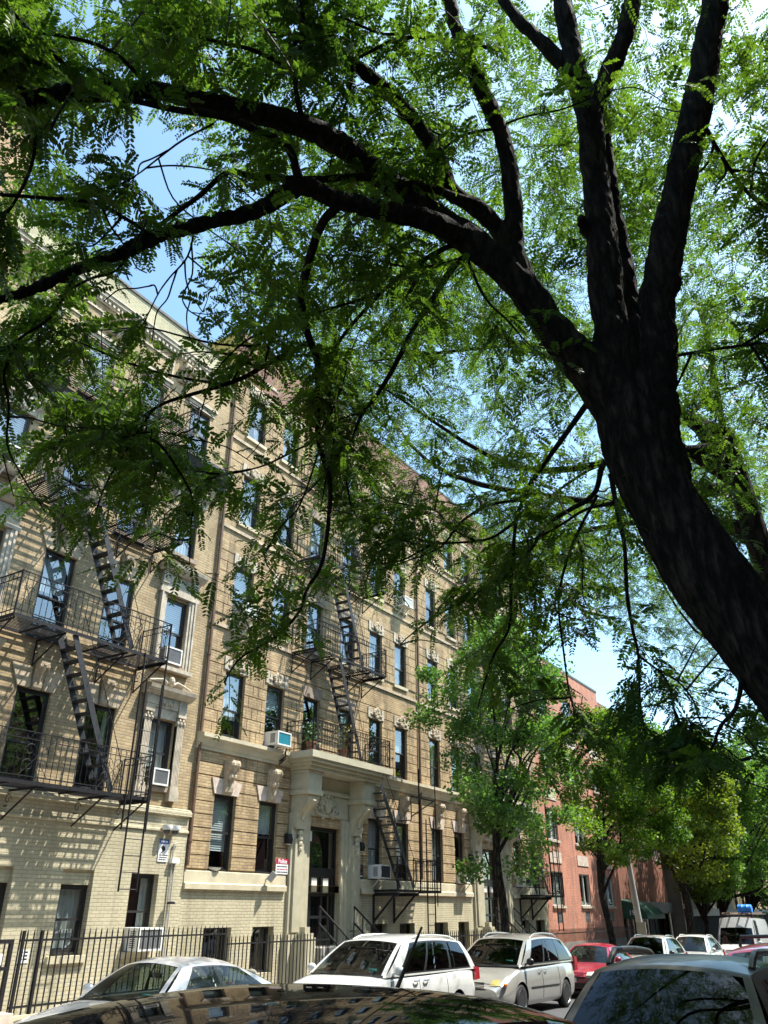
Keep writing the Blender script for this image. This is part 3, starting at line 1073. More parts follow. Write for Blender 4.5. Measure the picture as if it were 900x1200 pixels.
# pilastered surround, first floor; eared architrave above; plain above that
for c in (C1[0], C1[3]):
    m = MB(True)
    for s in (-1, 1):
        x0 = c + s * 0.50
        for k in range(5):                                   # fluted shaft
            m.box(x0 - 0.1 + k * 0.043, x0 - 0.1 + k * 0.043 + 0.03, Y - 0.1, Y - 0.001, 2.52, 3.86)
        m.box(x0 - 0.1, x0 + 0.1, Y - 0.07, Y - 0.001, 2.52, 3.86)
        m.box(x0 - 0.14, x0 + 0.14, Y - 0.13, Y - 0.001, 2.2, 2.42).box(x0 - 0.125, x0 + 0.125, Y - 0.12, Y - 0.001, 2.42, 2.52)
        m.box(x0 - 0.13, x0 + 0.13, Y - 0.13, Y - 0.001, 4.06, 4.12)
        m.box(x0 - 0.12, x0 + 0.12, Y - 0.12, Y - 0.001, 4.12, 4.45)
        for k in range(5):                                   # leafy capital
            m.ball((x0 - 0.1 + 0.05 * k, Y - 0.09, 3.92 + 0.07 * (k % 2)), 0.04, 0.05, 0.06, 6, 4)
        m.box(x0 - 0.1, x0 + 0.1, Y - 0.08, Y - 0.001, 3.86, 4.06)
    m.box(c - 0.37, c + 0.37, Y - 0.06, Y - 0.001, 3.97, 4.2).box(c - 0.37, c + 0.37, Y - 0.09, Y - 0.001, 4.2, 4.45)
    m.prism([(Y - 0.001, 4.45), (Y - 0.14, 4.45), (Y - 0.3, 4.56), (Y - 0.32, 4.64), (Y, 4.7)], 'x', c - 0.72, c + 0.72)
    sur = m.build('window_surround', 'white_stone', b1)
    o = MB(True)
    for k in range(6):
        o.ball((c - 0.2 + 0.08 * k, Y - 0.1, 4.3 + 0.03 * (k % 2)), 0.05, 0.05, 0.06, 6, 4)
    o.ball((c, Y - 0.16, 4.82), 0.08, 0.08, 0.12, 8, 6)
    for s in (-1, 1):
        o.tube([(c + s * 0.08, Y - 0.12, 4.76), (c + s * 0.22, Y - 0.12, 4.84), (c + s * 0.42, Y - 0.12, 4.8), (c + s * 0.6, Y - 0.12, 4.76), (c + s * 0.66, Y - 0.14, 4.72)], [0.035, 0.03, 0.028, 0.025, 0.02], 6)
    o.build('carving', 'white_stone', sur)
    m = MB(True)
    for s in (-1, 1):
        for w0, w1, d in ((0.375, 0.45, 0.05), (0.45, 0.53, 0.075), (0.53, 0.58, 0.1)):
            a, b = sorted((c + s * w0, c + s * w1))
            m.box(a, b, Y - d, Y - 0.001, 5.18, 6.96)
        m.box(c + s * 0.5 - 0.1, c + s * 0.5 + 0.1, Y - 0.1, Y - 0.001, 7.2, 7.5)
        m.lathe([(0.001, 0.0), (0.06, 0.0), (0.05, -0.02), (0.001, -0.025)], (c + s * 0.5, Y - 0.1, 7.35), 'y', 10)
    m.box(c - 0.64, c + 0.64, Y - 0.1, Y - 0.001, 6.965, 7.06).box(c - 0.6, c + 0.6, Y - 0.07, Y - 0.001, 7.06, 7.2).box(c - 0.4, c + 0.4, Y - 0.04, Y - 0.001, 7.2, 7.5)
    m.prism([(Y - 0.001, 7.5), (Y - 0.12, 7.5), (Y - 0.26, 7.62), (Y - 0.28, 7.7), (Y, 7.74)], 'x', c - 0.72, c + 0.72)
    m.box(c - 0.62, c + 0.62, Y - 0.16, Y - 0.001, 5.08, 5.17)
    m.build('window_surround', 'white_stone', b1)
    m = MB(True)
    m.box(c - 0.46, c + 0.46, Y - 0.05, Y - 0.001, 9.69, 10.0).box(c - 0.55, c + 0.55, Y - 0.12, Y - 0.001, 10.0, 10.1)
    for s in (-1, 1):
        scroll_console(m, c + s * 0.5, 0.14, Y, 9.6, 9.99, 0.2)
    scroll_console(m, c, 0.2, Y - 0.051, 9.72, 10.3, 0.16)
    m.build('window_surround', 'white_stone', b1)
for c in C1:
    m = MB(True)
    m.box(c - 0.5, c + 0.5, Y - 0.05, Y - 0.001, 12.56, 12.72).box(c - 0.56, c + 0.56, Y - 0.1, Y - 0.001, 12.72, 12.8)
    m.build('lintel', 'white_stone', b1)

# its fire escape
fe = mthing('fire_escape', 'black iron fire escape with scrollwork railings on the tan tenement', 'fire escape', 9.9, Y, 2.05)
for z in (2.08, 4.98, 7.9, 10.95):
    balcony(fe, 8.02, 11.85, z, Y - 0.02, 0.95, 0.84, hole=(9.3, 10.15, Y - 0.97, Y - 0.4) if z > 3 else None, panels=((8.08, 8.35), (8.75, 9.35), (10.5, 11.1), (11.5, 11.8)),
            brackets=(8.06, 9.2, 10.75, 11.8))
for za, zb in ((4.93, 2.1), (7.85, 5.0), (10.9, 7.92)):
    stair(fe, 9.42, za, 10.86, zb, Y - 0.7, 0.46)
drop_ladder(fe, 11.2, 11.82, 1.42, 5.0, Y - 0.99, step=3.0)
drop_ladder(fe, 11.3, 11.74, 0.32, 4.4, Y - 1.04)


# ------------------------------------------------------------------ the pair of brown-brick tenements
F2 = ((0.82, 2.53), (3.9, 5.58), (7.02, 8.52), (9.86, 11.42), (12.75, 14.2))
OFF = (-4.17, -2.52, -0.88, 0.88, 2.55, 4.15)


def tenement(Xc, XL, XR, label, flip):
    r = mthing('tenement_building', label, 'building', Xc, Y, gm(Xc))
    hol = []
    for ci, o in enumerate(OFF):
        for fi, (a, b) in enumerate(F2):
            if fi == 0 and ci in (2, 3):
                continue
            hol.append((Xc + o - 0.385, Xc + o + 0.385, a, b))
    door = (Xc - 0.74, Xc + 0.74, -0.85, 2.1)
    base = [(Xc + o - w, Xc + o + w, -1.35, -0.36) for o, w in ((-4.06, 0.46), (-2.45, 0.4), (2.78, 0.46), (4.4, 0.45))]
    m = MB(True).sheet(XL, XR, 0.6, 14.72, Y, hol + [(door[0], door[1], 0.6, 2.1)], 0.22)
    side = [(XL, Xc - 1.72), (Xc + 1.72, XR)]
    for a, b in side:
        rustic(m, a + 0.03, b - 0.0, [(0.84, 3.5)], Y, [h for h in hol if h[3] < 3], quoins=False)
    for k in (1, 2, 3):
        rustic(m, XL + 0.12, XR - 0.12, [(F2[k][0] - 0.02, F2[k + 1][0] - 0.75)], Y, hol)
    rustic(m, XL + 0.12, XR - 0.12, [(12.76, 14.4)], Y, hol)
    m.build('wall', 'brown_brick', r)
    MB(True).sheet(XL, XR, gm(XR) - 0.6, 0.43, Y - 0.035, base + [(door[0], door[1], -0.85, 0.43)], 0.25).build('base_wall', 'cream_brick', r)
    for i, h in enumerate(hol):
        window(r, *h, Y, ('sash', 'deep', 'sash')[i % 3], FILLS[(i * 7 + int(Xc)) % 11], sill=None if h[2] < 1 or 3 < h[2] < 4 else 'cream_stone')
    for i, h in enumerate(base):
        window(r, *h, Y - 0.035, 'single', 'none', sill=None, rec=0.18)
    for a, b in side:
        wt = MB(True)
        bc = MB(True)
        wt.prism([(Y - 0.02, 0.43), (Y - 0.12, 0.43), (Y - 0.12, 0.54), (Y - 0.07, 0.57), (Y - 0.06, 0.8), (Y - 0.001, 0.82)], 'x', a, b)
        bc.prism([(Y - 0.001, 3.5), (Y - 0.07, 3.5), (Y - 0.07, 3.56), (Y - 0.10, 3.58), (Y - 0.14, 3.66), (Y - 0.2, 3.74), (Y - 0.25, 3.76), (Y - 0.25, 3.85), (Y, 3.9)], 'x', a, b)
        wt.build('water_table', 'cream_stone', r)
        bc.build('belt_course', 'cream_stone', r)
    st = MB(True)
    for k in (2, 3, 4):
        st.box(XL, XR, Y - 0.05, Y - 0.001, F2[k][0] - 0.36, F2[k][0] - 0.27)
    st.box(XL, XR, Y - 0.07, Y - 0.001, 14.5, 14.62)
    st.build('string_course', 'carved_stone', r)
    pr = MB(True).box(XL + 0.004, XR - 0.004, Y - 0.012, Y + 0.3, 14.72, 16.36).build('parapet', 'parapet_brick', r)
    MB(True).prism([(Y - 0.03, 16.36), (Y - 0.04, 16.44), (Y + 0.33, 16.46), (Y + 0.33, 16.36)], 'x', XL, XR).build('coping', 'coping_metal', pr)
    for k in range(9):
        pl = MB(True)
        xx = XL + 0.5 + (XR - XL - 1.0) * k / 8
        pl.box(xx - 0.28, xx + 0.28, Y - 0.04, Y - 0.013, 15.02, 15.12)
        pl.build('stone_insert', 'white_stone', pr)
    # stone over the windows
    for ci, o in enumerate(OFF):
        c = Xc + o
        if ci not in (2, 3):
            zt = F2[0][1]
            hh = 0.36
            m = MB(True)
            m.prism([(c - 0.42, zt), (c - 0.1, zt), (c - 0.13, zt + hh), (c - 0.54, zt + hh)], 'y', Y - 0.06, Y - 0.031)
            m.build('lintel', 'pink_stone', r)
            m = MB(True)
            m.prism([(c + 0.1, zt), (c + 0.24, zt), (c + 0.3, zt + hh * 0.95), (c + 0.13, zt + hh)], 'y', Y - 0.075, Y - 0.031)
            m.build('lintel', 'pink_stone', r)
            m = MB(True)
            m.prism([(c + 0.26, zt), (c + 0.42, zt), (c + 0.54, zt + hh * 0.9), (c + 0.32, zt + hh * 0.93)], 'y', Y - 0.06, Y - 0.031)
            m.build('lintel', 'pink_stone', r)
            kk = MB(True)
            scroll_console(kk, c, 0.28, Y - 0.031, zt + 0.0, zt + 0.8, 0.27)
            for s in (-1, 1):
                kk.ball((c + s * 0.09, Y - 0.27, zt + 0.7), 0.09, 0.08, 0.1, 7, 5)
                kk.ball((c + s * 0.06, Y - 0.2, zt + 0.42), 0.07, 0.07, 0.09, 7, 5)
            kk.build('keystone', 'carved_stone', r)
        for fi in (1, 2, 3, 4):
            zt = F2[fi][1]
            if ci in (2, 3):
                m = MB(True)
                m.prism([(c - 0.41, zt), (c + 0.41, zt), (c + 0.5, zt + 0.3), (c - 0.5, zt + 0.3)], 'y', Y - 0.045, Y - 0.031)
                m.build('lintel', 'brown_stone', r)
                continue
            m = MB(True)
            for s in (-1, 1):
                m.box(c + s * 0.4 - 0.07, c + s * 0.4 + 0.07, Y - 0.06, Y - 0.031, zt + 0.02, zt + 0.36)
                m.box(c + s * 0.24 - 0.05, c + s * 0.24 + 0.05, Y - 0.05, Y - 0.031, zt + 0.06, zt + 0.3)
            m.box(c - 0.47, c + 0.47, Y - 0.05, Y - 0.031, zt + 0.005, zt + 0.055)
            lin = m.build('lintel', 'white_stone', r)
            kk = MB(True)
            wreath(kk, c, Y - 0.035, zt + 0.2, 0.13, 0.045)
            for s in (-1, 1):
                kk.ball((c + s * 0.27, Y - 0.06, zt + 0.14), 0.1, 0.03, 0.045, 6, 4)
            kk.build('wreath', 'carved_stone', lin)
    # entrance portico carrying a balcony
    m = MB(True)
    Yp = Y - 0.12
    for s in (-1, 1):
        x = Xc + s * 1.34
        m.box(x - 0.3, x + 0.3, Y - 0.42, Y - 0.0, -3.0 + 0.0, -0.62) if False else None
        m.box(x - 0.36, x + 0.36, Y - 0.2, Y - 0.001, gm(Xc) - 0.3, -0.55)
        m.box(x - 0.29, x + 0.29, Yp, Y - 0.001, -0.55, 2.35)
        m.box(x - 0.18, x + 0.18, Yp - 0.06, Yp - 0.001, -0.5, 1.7)
        m.box(x - 0.2, x + 0.2, Yp - 0.09, Yp - 0.001, 1.95, 2.05)
        m.box(x - 0.3, x + 0.3, Y - 0.62, Y - 0.001, 2.92, 3.34)
        m.box(x - 0.33, x + 0.33, Y - 0.66, Y - 0.001, 2.80, 2.915)
        m.box(x - 0.32, x + 0.32, Y - 0.64, Y - 0.001, 3.345, 3.42)
        ax, bx = Xc + s * 0.745, Xc + s * 1.045
        m.box(min(ax, bx), max(ax, bx), Y - 0.06, Y - 0.001, -0.85, 2.35)
        jx = sorted((Xc + s * 0.90, Xc + s * 1.045))
        m.box(jx[0], jx[1], Y - 0.09, Y - 0.061, -0.85, 2.30)
    m.box(Xc - 1.04, Xc + 1.04, Y - 0.055, Y - 0.001, 2.36, 2.95)
    m.box(Xc - 1.035, Xc + 1.035, Y - 0.14, Y - 0.001, 2.96, 3.06).box(Xc - 1.035, Xc + 1.035, Y - 0.09, Y - 0.001, 3.07, 3.42)
    for k, (d, za, zb) in enumerate(((0.74, 3.43, 3.52), (0.84, 3.523, 3.6), (0.95, 3.603, 3.68), (1.02, 3.683, 3.86))):
        m.box(Xc - 1.72 - 0.1 * k, Xc + 1.72 + 0.1 * k, Y - d, Y - 0.001, za, zb)
    por = m.build('portico', 'portico_stone', r)
    for s in (-1, 1):
        m = MB(True)
        x = Xc + s * 1.34
        scroll_console(m, x, 0.46, Y - 0.001, 1.96, 2.80, 0.58)
        for k in range(4):
            m.ball((x, Yp - 0.08, 1.84 - 0.13 * k), 0.11 - 0.015 * k, 0.05, 0.08, 7, 5)
        m.build('console', 'portico_stone', por)
    m = MB(True)
    m.ball((Xc, Y - 0.09, 2.66), 0.16, 0.07, 0.2, 10, 6)
    for s in (-1, 1):
        for k in range(9):
            a = math.radians(-60 + 27 * k)
            for q in (0.22, 0.33):
                m.ball((Xc + s * q * 1.15 * math.cos(a) + s * 0.05, Y - 0.08, 2.62 + q * 0.95 * math.sin(a)), random.uniform(0.04, 0.075), 0.05, random.uniform(0.04, 0.075), 6, 4)
        m.tube([(Xc + s * 0.2, Y - 0.09, 2.42), (Xc + s * 0.4, Y - 0.09, 2.4), (Xc + s * 0.55, Y - 0.09, 2.46), (Xc + s * 0.58, Y - 0.09, 2.55)], [0.05, 0.04, 0.035, 0.03], 5)
    m.build('cartouche', 'portico_stone', por)
    # doors
    d = MB(True)
    yd = Y + 0.13
    d.box(door[0], door[0] + 0.07, yd, yd + 0.08, -0.85, 2.1).box(door[1] - 0.07, door[1], yd, yd + 0.08, -0.85, 2.1).box(door[0] + 0.07, door[1] - 0.07, yd, yd + 0.08, 2.0, 2.1)
    d.box(door[0] + 0.07, door[1] - 0.07, yd, yd + 0.09, 0.9, 1.05)
    lx0, lx1 = door[0] + 0.3, door[1] - 0.09
    d.box(lx0 - 0.06, lx0, yd - 0.005, yd + 0.07, -0.85, 0.9)
    for z in (-0.85, -0.2, 0.35, 0.82):
        d.box(lx0, lx1, yd + 0.002, yd + 0.07, z, z + (0.2 if z < -0.8 else 0.07))
    for x in (lx0, (lx0 + lx1) / 2 - 0.03, lx1 - 0.09):
        d.box(x, x + 0.07, yd + 0.001, yd + 0.069, -0.65, 0.82)
    do = d.build('door', 'door_black', r)
    MB(True).quad((door[0] + 0.07, yd + 0.04, 1.05), (door[1] - 0.07, yd + 0.04, 1.05), (door[1] - 0.07, yd + 0.04, 2.0), (door[0] + 0.07, yd + 0.04, 2.0)).quad(
        (door[0] + 0.07, yd + 0.04, -0.85), (door[1] - 0.07, yd + 0.04, -0.85), (door[1] - 0.07, yd + 0.04, 0.9), (door[0] + 0.07, yd + 0.04, 0.9)).build('pane', 'window_glass', do)
    MB(True).box(lx0 + 0.12, lx0 + 0.36, yd + 0.03, yd + 0.034, 0.45, 0.8).box((lx0 + lx1) / 2 + 0.1, (lx0 + lx1) / 2 + 0.34, yd + 0.03, yd + 0.034, 0.42, 0.8).box(
        door[0] + 0.09, door[0] + 0.36, yd + 0.03, yd + 0.034, 1.72, 1.98).build('door_notice', 'paper', do)
    # stoop
    s = MB(True)
    n = 7
    zt, zb = -0.86, gm(Xc)
    for k in range(n):
        zz = zt - (zt - zb) * k / n
        s.box(Xc - 0.86, Xc + 0.86, Y - 0.45 - 0.21 * (k + 1), (Y - 0.061 if k == 0 else Y - 0.45 - 0.21 * k), zb - 0.3, zz)
    s.box(Xc - 0.742, Xc + 0.742, Y - 0.06, Y + 0.128, -1.2, -0.861)
    s.build('stoop', 'concrete', r)
    for sgn in (-1, 1):                                        # newel blocks by the steps
        nb = MB(True)
        x = Xc + sgn * 1.28
        nb.box(x - 0.2, x + 0.2, Y - 0.62, Y - 0.21, zb - 0.2, -0.62).box(x - 0.16, x + 0.16, Y - 0.58, Y - 0.25, -0.62, -0.52).box(x - 0.1, x + 0.1, Y - 0.5, Y - 0.32, -0.52, -0.38)
        nb.build('newel', 'portico_stone', r)
    shell(r, XL, XR, Y, 16.3, 13, 'yellow_stucco')
    return r


b2 = tenement(19.25, 13.935, 24.575, 'brown brick tenement with rusticated bands, its portico in full view beside the red warning sign', False)
b2b = tenement(29.9, 24.58, 35.2, 'farther brown brick tenement, its portico half hidden by the street tree trunk', True)
for X, z0, z1, own in ((13.99, 0.9, 14.6, b2), (24.58, 0.9, 14.6, b2b)):
    m = MB(True)
    m.tube([(X, Y - 0.07, z0), (X, Y - 0.07, z1)], 0.045, 8)
    z = z0 + 0.5
    while z < z1:
        m.lathe([(0.058, 0), (0.058, 0.06)], (X, Y - 0.07, z), 'z', 8)
        z += 2.2
    m.build('downpipe', 'rust_pipe', own)

for Xc, lab in ((19.25, 'black iron fire escape stacked above the nearer entrance portico'), (29.9, 'black iron fire escape above the farther portico behind the street tree')):
    fe = mthing('fire_escape', lab, 'fire escape', Xc, Y, 3.9)
    z = 3.87                                                    # the railing standing on the portico
    balcony(fe, Xc - 1.95, Xc + 1.95, z, Y - 0.03, 0.93, 0.82, panels=((Xc - 1.9, Xc - 1.6), (Xc - 1.1, Xc - 0.6), (Xc + 0.6, Xc + 1.1), (Xc + 1.6, Xc + 1.9)))
    for z in (6.72, 9.6, 12.5):
        balcony(fe, Xc - 1.95, Xc + 1.75, z, Y - 0.03, 0.92, 0.84, hole=(Xc - 0.95, Xc - 0.1, Y - 0.95, Y - 0.4), brackets=(Xc - 1.9, Xc - 1.0, Xc + 0.9, Xc + 1.7), panels=((Xc - 1.9, Xc - 1.6), (Xc + 1.4, Xc + 1.7)))
    for za, zb in ((6.68, 3.9), (9.56, 6.74), (12.46, 9.62)):
        stair(fe, Xc - 0.75, za, Xc + 0.45, zb, Y - 0.68, 0.46)
    # down from the portico to a landing, and the drop ladder in its guides
    stair(fe, Xc + 1.45, 3.35, Xc + 3.3, 0.6, Y - 0.7, 0.5, treads=13)
    balcony(fe, Xc + 2.35, Xc + 5.0, 0.55, Y - 0.04, 0.9, 0.86, hole=(Xc + 4.1, Xc + 4.75, Y - 0.9, Y - 0.5), gap=(Xc + 2.4, Xc + 3.3), end_l=False)
    for x in (Xc + 2.45, Xc + 3.6):
        lb = MB(True)
        lb.box(x - 0.05, x + 0.05, Y - 0.92, Y - 0.05, 0.38, 0.47)
        lb.bar((x, Y - 0.06, -0.3), (x, Y - 0.8, 0.4), 0.05, 0.05).bar((x, Y - 0.06, -0.35), (x, Y - 0.06, 0.4), 0.05, 0.05, up=(0, 1, 0))
        lb.build('bracket', 'iron', fe)
    po = MB(True)
    po.tube([(Xc + 3.7, Y - 0.95, 0.5), (Xc + 3.7, Y - 0.95, 4.1)], 0.03, 6).tube([(Xc + 4.75, Y - 0.95, 0.1), (Xc + 4.75, Y - 0.95, 4.0)], 0.018, 6)
    po.bar((Xc + 3.2, Y - 0.95, 3.2), (Xc + 4.75, Y - 0.95, 3.2), 0.03, 0.04).bar((Xc + 3.2, Y - 0.95, 2.6), (Xc + 4.6, Y - 0.95, 3.18), 0.02, 0.03).bar((Xc + 3.2, Y - 0.95, 2.5), (Xc + 3.2, Y - 0.05, 2.5), 0.02, 0.03).bar((Xc + 3.2, Y - 0.95, 2.5), (Xc + 3.2, Y - 0.95, 3.2), 0.02, 0.03, up=(0, 1, 0))
    po.build('ladder_guide', 'iron', fe)
    drop_ladder(fe, Xc + 4.15, Xc + 4.62, -0.75, 2.6, Y - 0.93)

# potted greenery on the near portico balcony
pt = mthing('potted_plant', 'leafy green plant in a pot at the left of the portico balcony', 'plant', 17.75, Y - 0.55, 3.88)
MB(True).lathe([(0.1, 0), (0.14, 0.25), (0.16, 0.25), (0.16, 0.29), (0.12, 0.28)], (17.75, Y - 0.55, 3.885), 'z', 12).build('pot', 'clay', pt)
pt2 = mthing('potted_plant', 'yellowing plant in a pot behind the middle of the portico railing', 'plant', 19.2, Y - 0.6, 3.88)
MB(True).lathe([(0.1, 0), (0.14, 0.25), (0.16, 0.25), (0.16, 0.29), (0.12, 0.28)], (19.2, Y - 0.6, 3.885), 'z', 12).build('pot', 'clay', pt2)
for p, X, Yy, hgt, mt in ((pt, 17.75, Y - 0.55, 0.55, 'plant_green'), (pt2, 19.2, Y - 0.6, 0.75, 'plant_dry')):
    lf = MB(True)
    for k in range(170):
        a, rr, h = random.uniform(0, 6.28), random.uniform(0, 0.3), random.uniform(0.25, 0.25 + hgt)
        c = np.array([X + rr * math.cos(a), Yy + 0.7 * rr * math.sin(a), 3.885 + h])
        u, v = np.array([random.uniform(-1, 1) for _ in range(3)]), np.array([random.uniform(-1, 1) for _ in range(3)])
        u, v = u / np.linalg.norm(u) * 0.055, v / np.linalg.norm(v) * 0.03
        lf.quad(c - u, c + v, c + u, c - v)
    lf.build('leaves', mt, p)

# ------------------------------------------------------------------ red brick building and what lies beyond it
b3 = mthing('apartment_building', 'pinkish red brick apartment house with white sliding windows and rust-streaked base', 'building', 40.3, Y, gm(40))
cols = (36.65, 40.2, 43.7)
hol = [(c - 0.7, c + 0.7, z, z + 1.36) for c in cols for z in (0.18, 2.86, 5.66, 8.46)]
MB(True).sheet(35.21, 45.5, gm(45) - 0.6, 11.4, Y, hol + [(c - 0.34, c + 0.3, -0.5, -0.05) for c in cols], 0.2).build('wall', 'red_brick', b3)
for i, h in enumerate(hol):
    window(b3, *h, Y, 'slider', FILLS[(i * 3) % 11], sill='white_stone')
for c in cols:
    for za, zb in ((1.9, 2.35), (4.6, 5.1), (7.4, 7.9)):
        MB(True).box(c - 0.75, c + 0.75, Y - 0.03, Y - 0.001, za, zb).build('spandrel', 'pink_stone', b3)
for c in cols:
    v = MB(True)
    v.box(c - 0.34, c + 0.3, Y + 0.06, Y + 0.1, -0.5, -0.05)
    for k in range(8):
        v.box(c - 0.34, c + 0.3, Y + 0.02, Y + 0.05, -0.48 + 0.055 * k, -0.455 + 0.055 * k)
    v.build('vent_grille', 'ac_grey', b3)
MB(True).box(35.21, 45.5, Y - 0.05, Y - 0.001, gm(45) - 0.6, -1.25).build('plinth', 'concrete', b3)
MB(True).prism([(Y - 0.03, 11.4), (Y - 0.05, 11.5), (Y + 0.33, 11.52), (Y + 0.33, 11.4)], 'x', 35.21, 45.5).build('coping', 'coping_metal', b3)
MB(True).box(35.6, 37.2, Y + 0.4, Y + 1.6, 10.9, 12.35).build('chimney', 'red_brick', b3)
shell(b3, 35.21, 45.5, Y, 11.38, 13, 'red_brick')

b4 = mthing('apartment_building', 'dark red brick house set back beyond the pink one, with a green entrance awning', 'building', 51.5, Y + 0.8, gm(51))
hol = [(x, x + 1.1, z, z + 1.5) for x in (49.6, 53.0, 56.0) for z in (2.9, 5.9, 8.9)]
dh = [(46.6, 48.4, -2.3, 0.1), (49.6, 51.2, -2.3, -0.1), (52.4, 57.3, -2.4, -0.2)]
MB(True).sheet(45.51, 58.0, gm(58) - 0.6, 11.5, Y + 0.8, hol + dh, 0.3).build('wall', 'dark_red_brick', b4)
for i, h in enumerate(hol):
    window(b4, *h, Y + 0.8, 'slider', FILLS[(i * 5) % 11], sill='white_stone')
for h in dh:
    for a in (h[0] - 0.25, h[1]):
        MB(True).box(a, a + 0.25, Y + 0.7, Y + 0.95, h[2], h[3] + 0.1).build('pier', 'pink_stone', b4)
m = MB(True)
for h in dh:
    for k in range(5):
        x = h[0] + (h[1] - h[0]) * k / 4
        m.box(x - 0.03, x + 0.03, Y + 0.98, Y + 1.03, h[2], h[3])
    m.box(h[0], h[1], Y + 0.98, Y + 1.04, h[3] - 0.12, h[3])
m.build('shopfront', 'shop_dark', b4)
m = MB(True)                                                     # the awning: an end panel and a rounded hood
prof = [(Y + 0.79, 0.55), (Y + 0.3, 0.5), (Y - 0.3, 0.36), (Y - 0.8, 0.08), (Y - 1.05, -0.2), (Y - 1.07, -0.4), (Y + 0.79, -0.4)]
m.prism(prof, 'x', 46.2, 49.6)
aw = m.build('awning', 'awning_green', b4)
me = text_mesh('190', 0.34, 'sign_white', 0.006)
me.transform(Matrix.Rotation(math.radians(-90), 4, 'Z'))
o = np.array(ORG[b4.name])
place('house_number', me, aw, np.array([46.19, Y - 0.35, -0.12]) * K + np.array([0, 0, CZ]) - o)
MB(True).box(52.2, 57.6, Y + 0.55, Y + 0.78, -0.15, 0.45).build('fascia', 'dark_metal', b4)
shell(b4, 45.51, 58.0, Y + 0.8, 11.5, 12, 'dark_red_brick')

for X0, X1, ht, mt, lab in ((58.1, 74.0, 11.0, 'grey_brick', 'grey-tan apartment block behind the dark tree trunks, past the awning'),
                            (74.1, 100.0, 12.5, 'tan_brick', 'pale tan block far down the street behind the tree crowns')):
    bb = mthing('apartment_building', lab, 'building', (X0 + X1) / 2, Y, gm(X1))
    nn = int((X1 - X0) / 3.0)
    hol = [(X0 + 1 + 3.0 * i, X0 + 2.1 + 3.0 * i, z, z + 1.6) for i in range(nn) for z in (0.0, 3.0, 6.0, 9.0)]
    MB(True).sheet(X0, X1, gm(X1) - 0.6, ht, Y, hol, 0.2).build('wall', mt, bb)
    for i, h in enumerate(hol):
        window(bb, *h, Y, 'sash', FILLS[(i * 5) % 11], sill='white_stone')
    MB(True).prism([(Y - 0.03, ht), (Y - 0.2, ht + 0.1), (Y - 0.2, ht + 0.3), (Y + 0.33, ht + 0.3), (Y + 0.33, ht)], 'x', X0, X1).build('cornice', 'coping_metal', bb)
    MB(True).box(X0 + 0.3, X1 - 0.3, Y - 0.06, Y - 0.001, gm(X1) - 0.6, -0.35).build('shopfront', 'shop_dark', bb)
    MB(True).box(X0 + 0.2, X1 - 0.2, Y - 0.5, Y - 0.001, -0.34, 0.1).build('fascia', 'dark_metal', bb)
    shell(bb, X0, X1, Y, ht, 12, mt)
# the cross street closes the view
ex = thing('apartment_building', 'pale building closing the far end of the street above the white van', 'building', (150, 4, road_z(150)))
m = MB()
holes = []
xs = [(-14 + 4.2 * i, -14 + 4.2 * i + 1.4) for i in range(9)]
for a, b in xs:
    for z in (1.0, 4.2, 7.4):
        holes.append((a, b, z, z + 1.9))
w = MB().sheet(-16, 26, -6, 10.5, 0, holes, 0.25)
w.v = [(150 + p[1], p[0], p[2]) for p in w.v]
w.build('wall', 'grey_brick', ex)
pnl = MB().sheet(-16, 26, -6, 10, 0.2)
pnl.v = [(150 + p[1], p[0], p[2]) for p in pnl.v]
pnl.build('window', 'room_dark', ex)
MB().box(150.3, 162, -16, 26, -6, 10.4).build('roof', 'coping_metal', ex)
MB().box(149.6, 150.6, -16.1, 26.1, 10.5, 11.1).build('cornice', 'white_stone', ex)

# the row on the viewer's own pavement, met only in reflections and by its shade
for X0, X1, ht, mt, lab in ((-28, 14, 13.0, 'brown_brick', 'brown brick apartment house on the near pavement, met only in window reflections'),
                            (14.1, 62, 12.0, 'dark_red_brick', 'dark red apartment house on the near pavement, met only in car window reflections')):
    nb = thing('apartment_building', lab, 'building', ((X0 + X1) / 2, -3.4, road_z(X0) + 0.2))
    hol = [(x, x + 1.0, z, z + 1.8) for x in np.arange(X0 + 2, X1 - 1.5, 2.4) for z in (1.0, 4.2, 7.2, 9.8)]
    w = MB().sheet(X0, X1, -2, ht, 0, hol, 0.2)
    w.v = [(p[0], -3.4 - p[1], p[2]) for p in w.v]
    w.build('wall', mt, nb)
    MB().quad((X0, -3.65, -2), (X1, -3.65, -2), (X1, -3.65, ht - 0.5), (X0, -3.65, ht - 0.5)).build('window', 'trim_black', nb)
    MB().box(X0 + 0.01, X1 - 0.01, -14, -3.7, -2, ht - 0.1).build('roof', 'coping_metal', nb)
    MB().box(X0 + 0.02, X1 - 0.02, -3.75, -3.0, ht, ht + 0.5).build('cornice', 'dark_metal', nb)
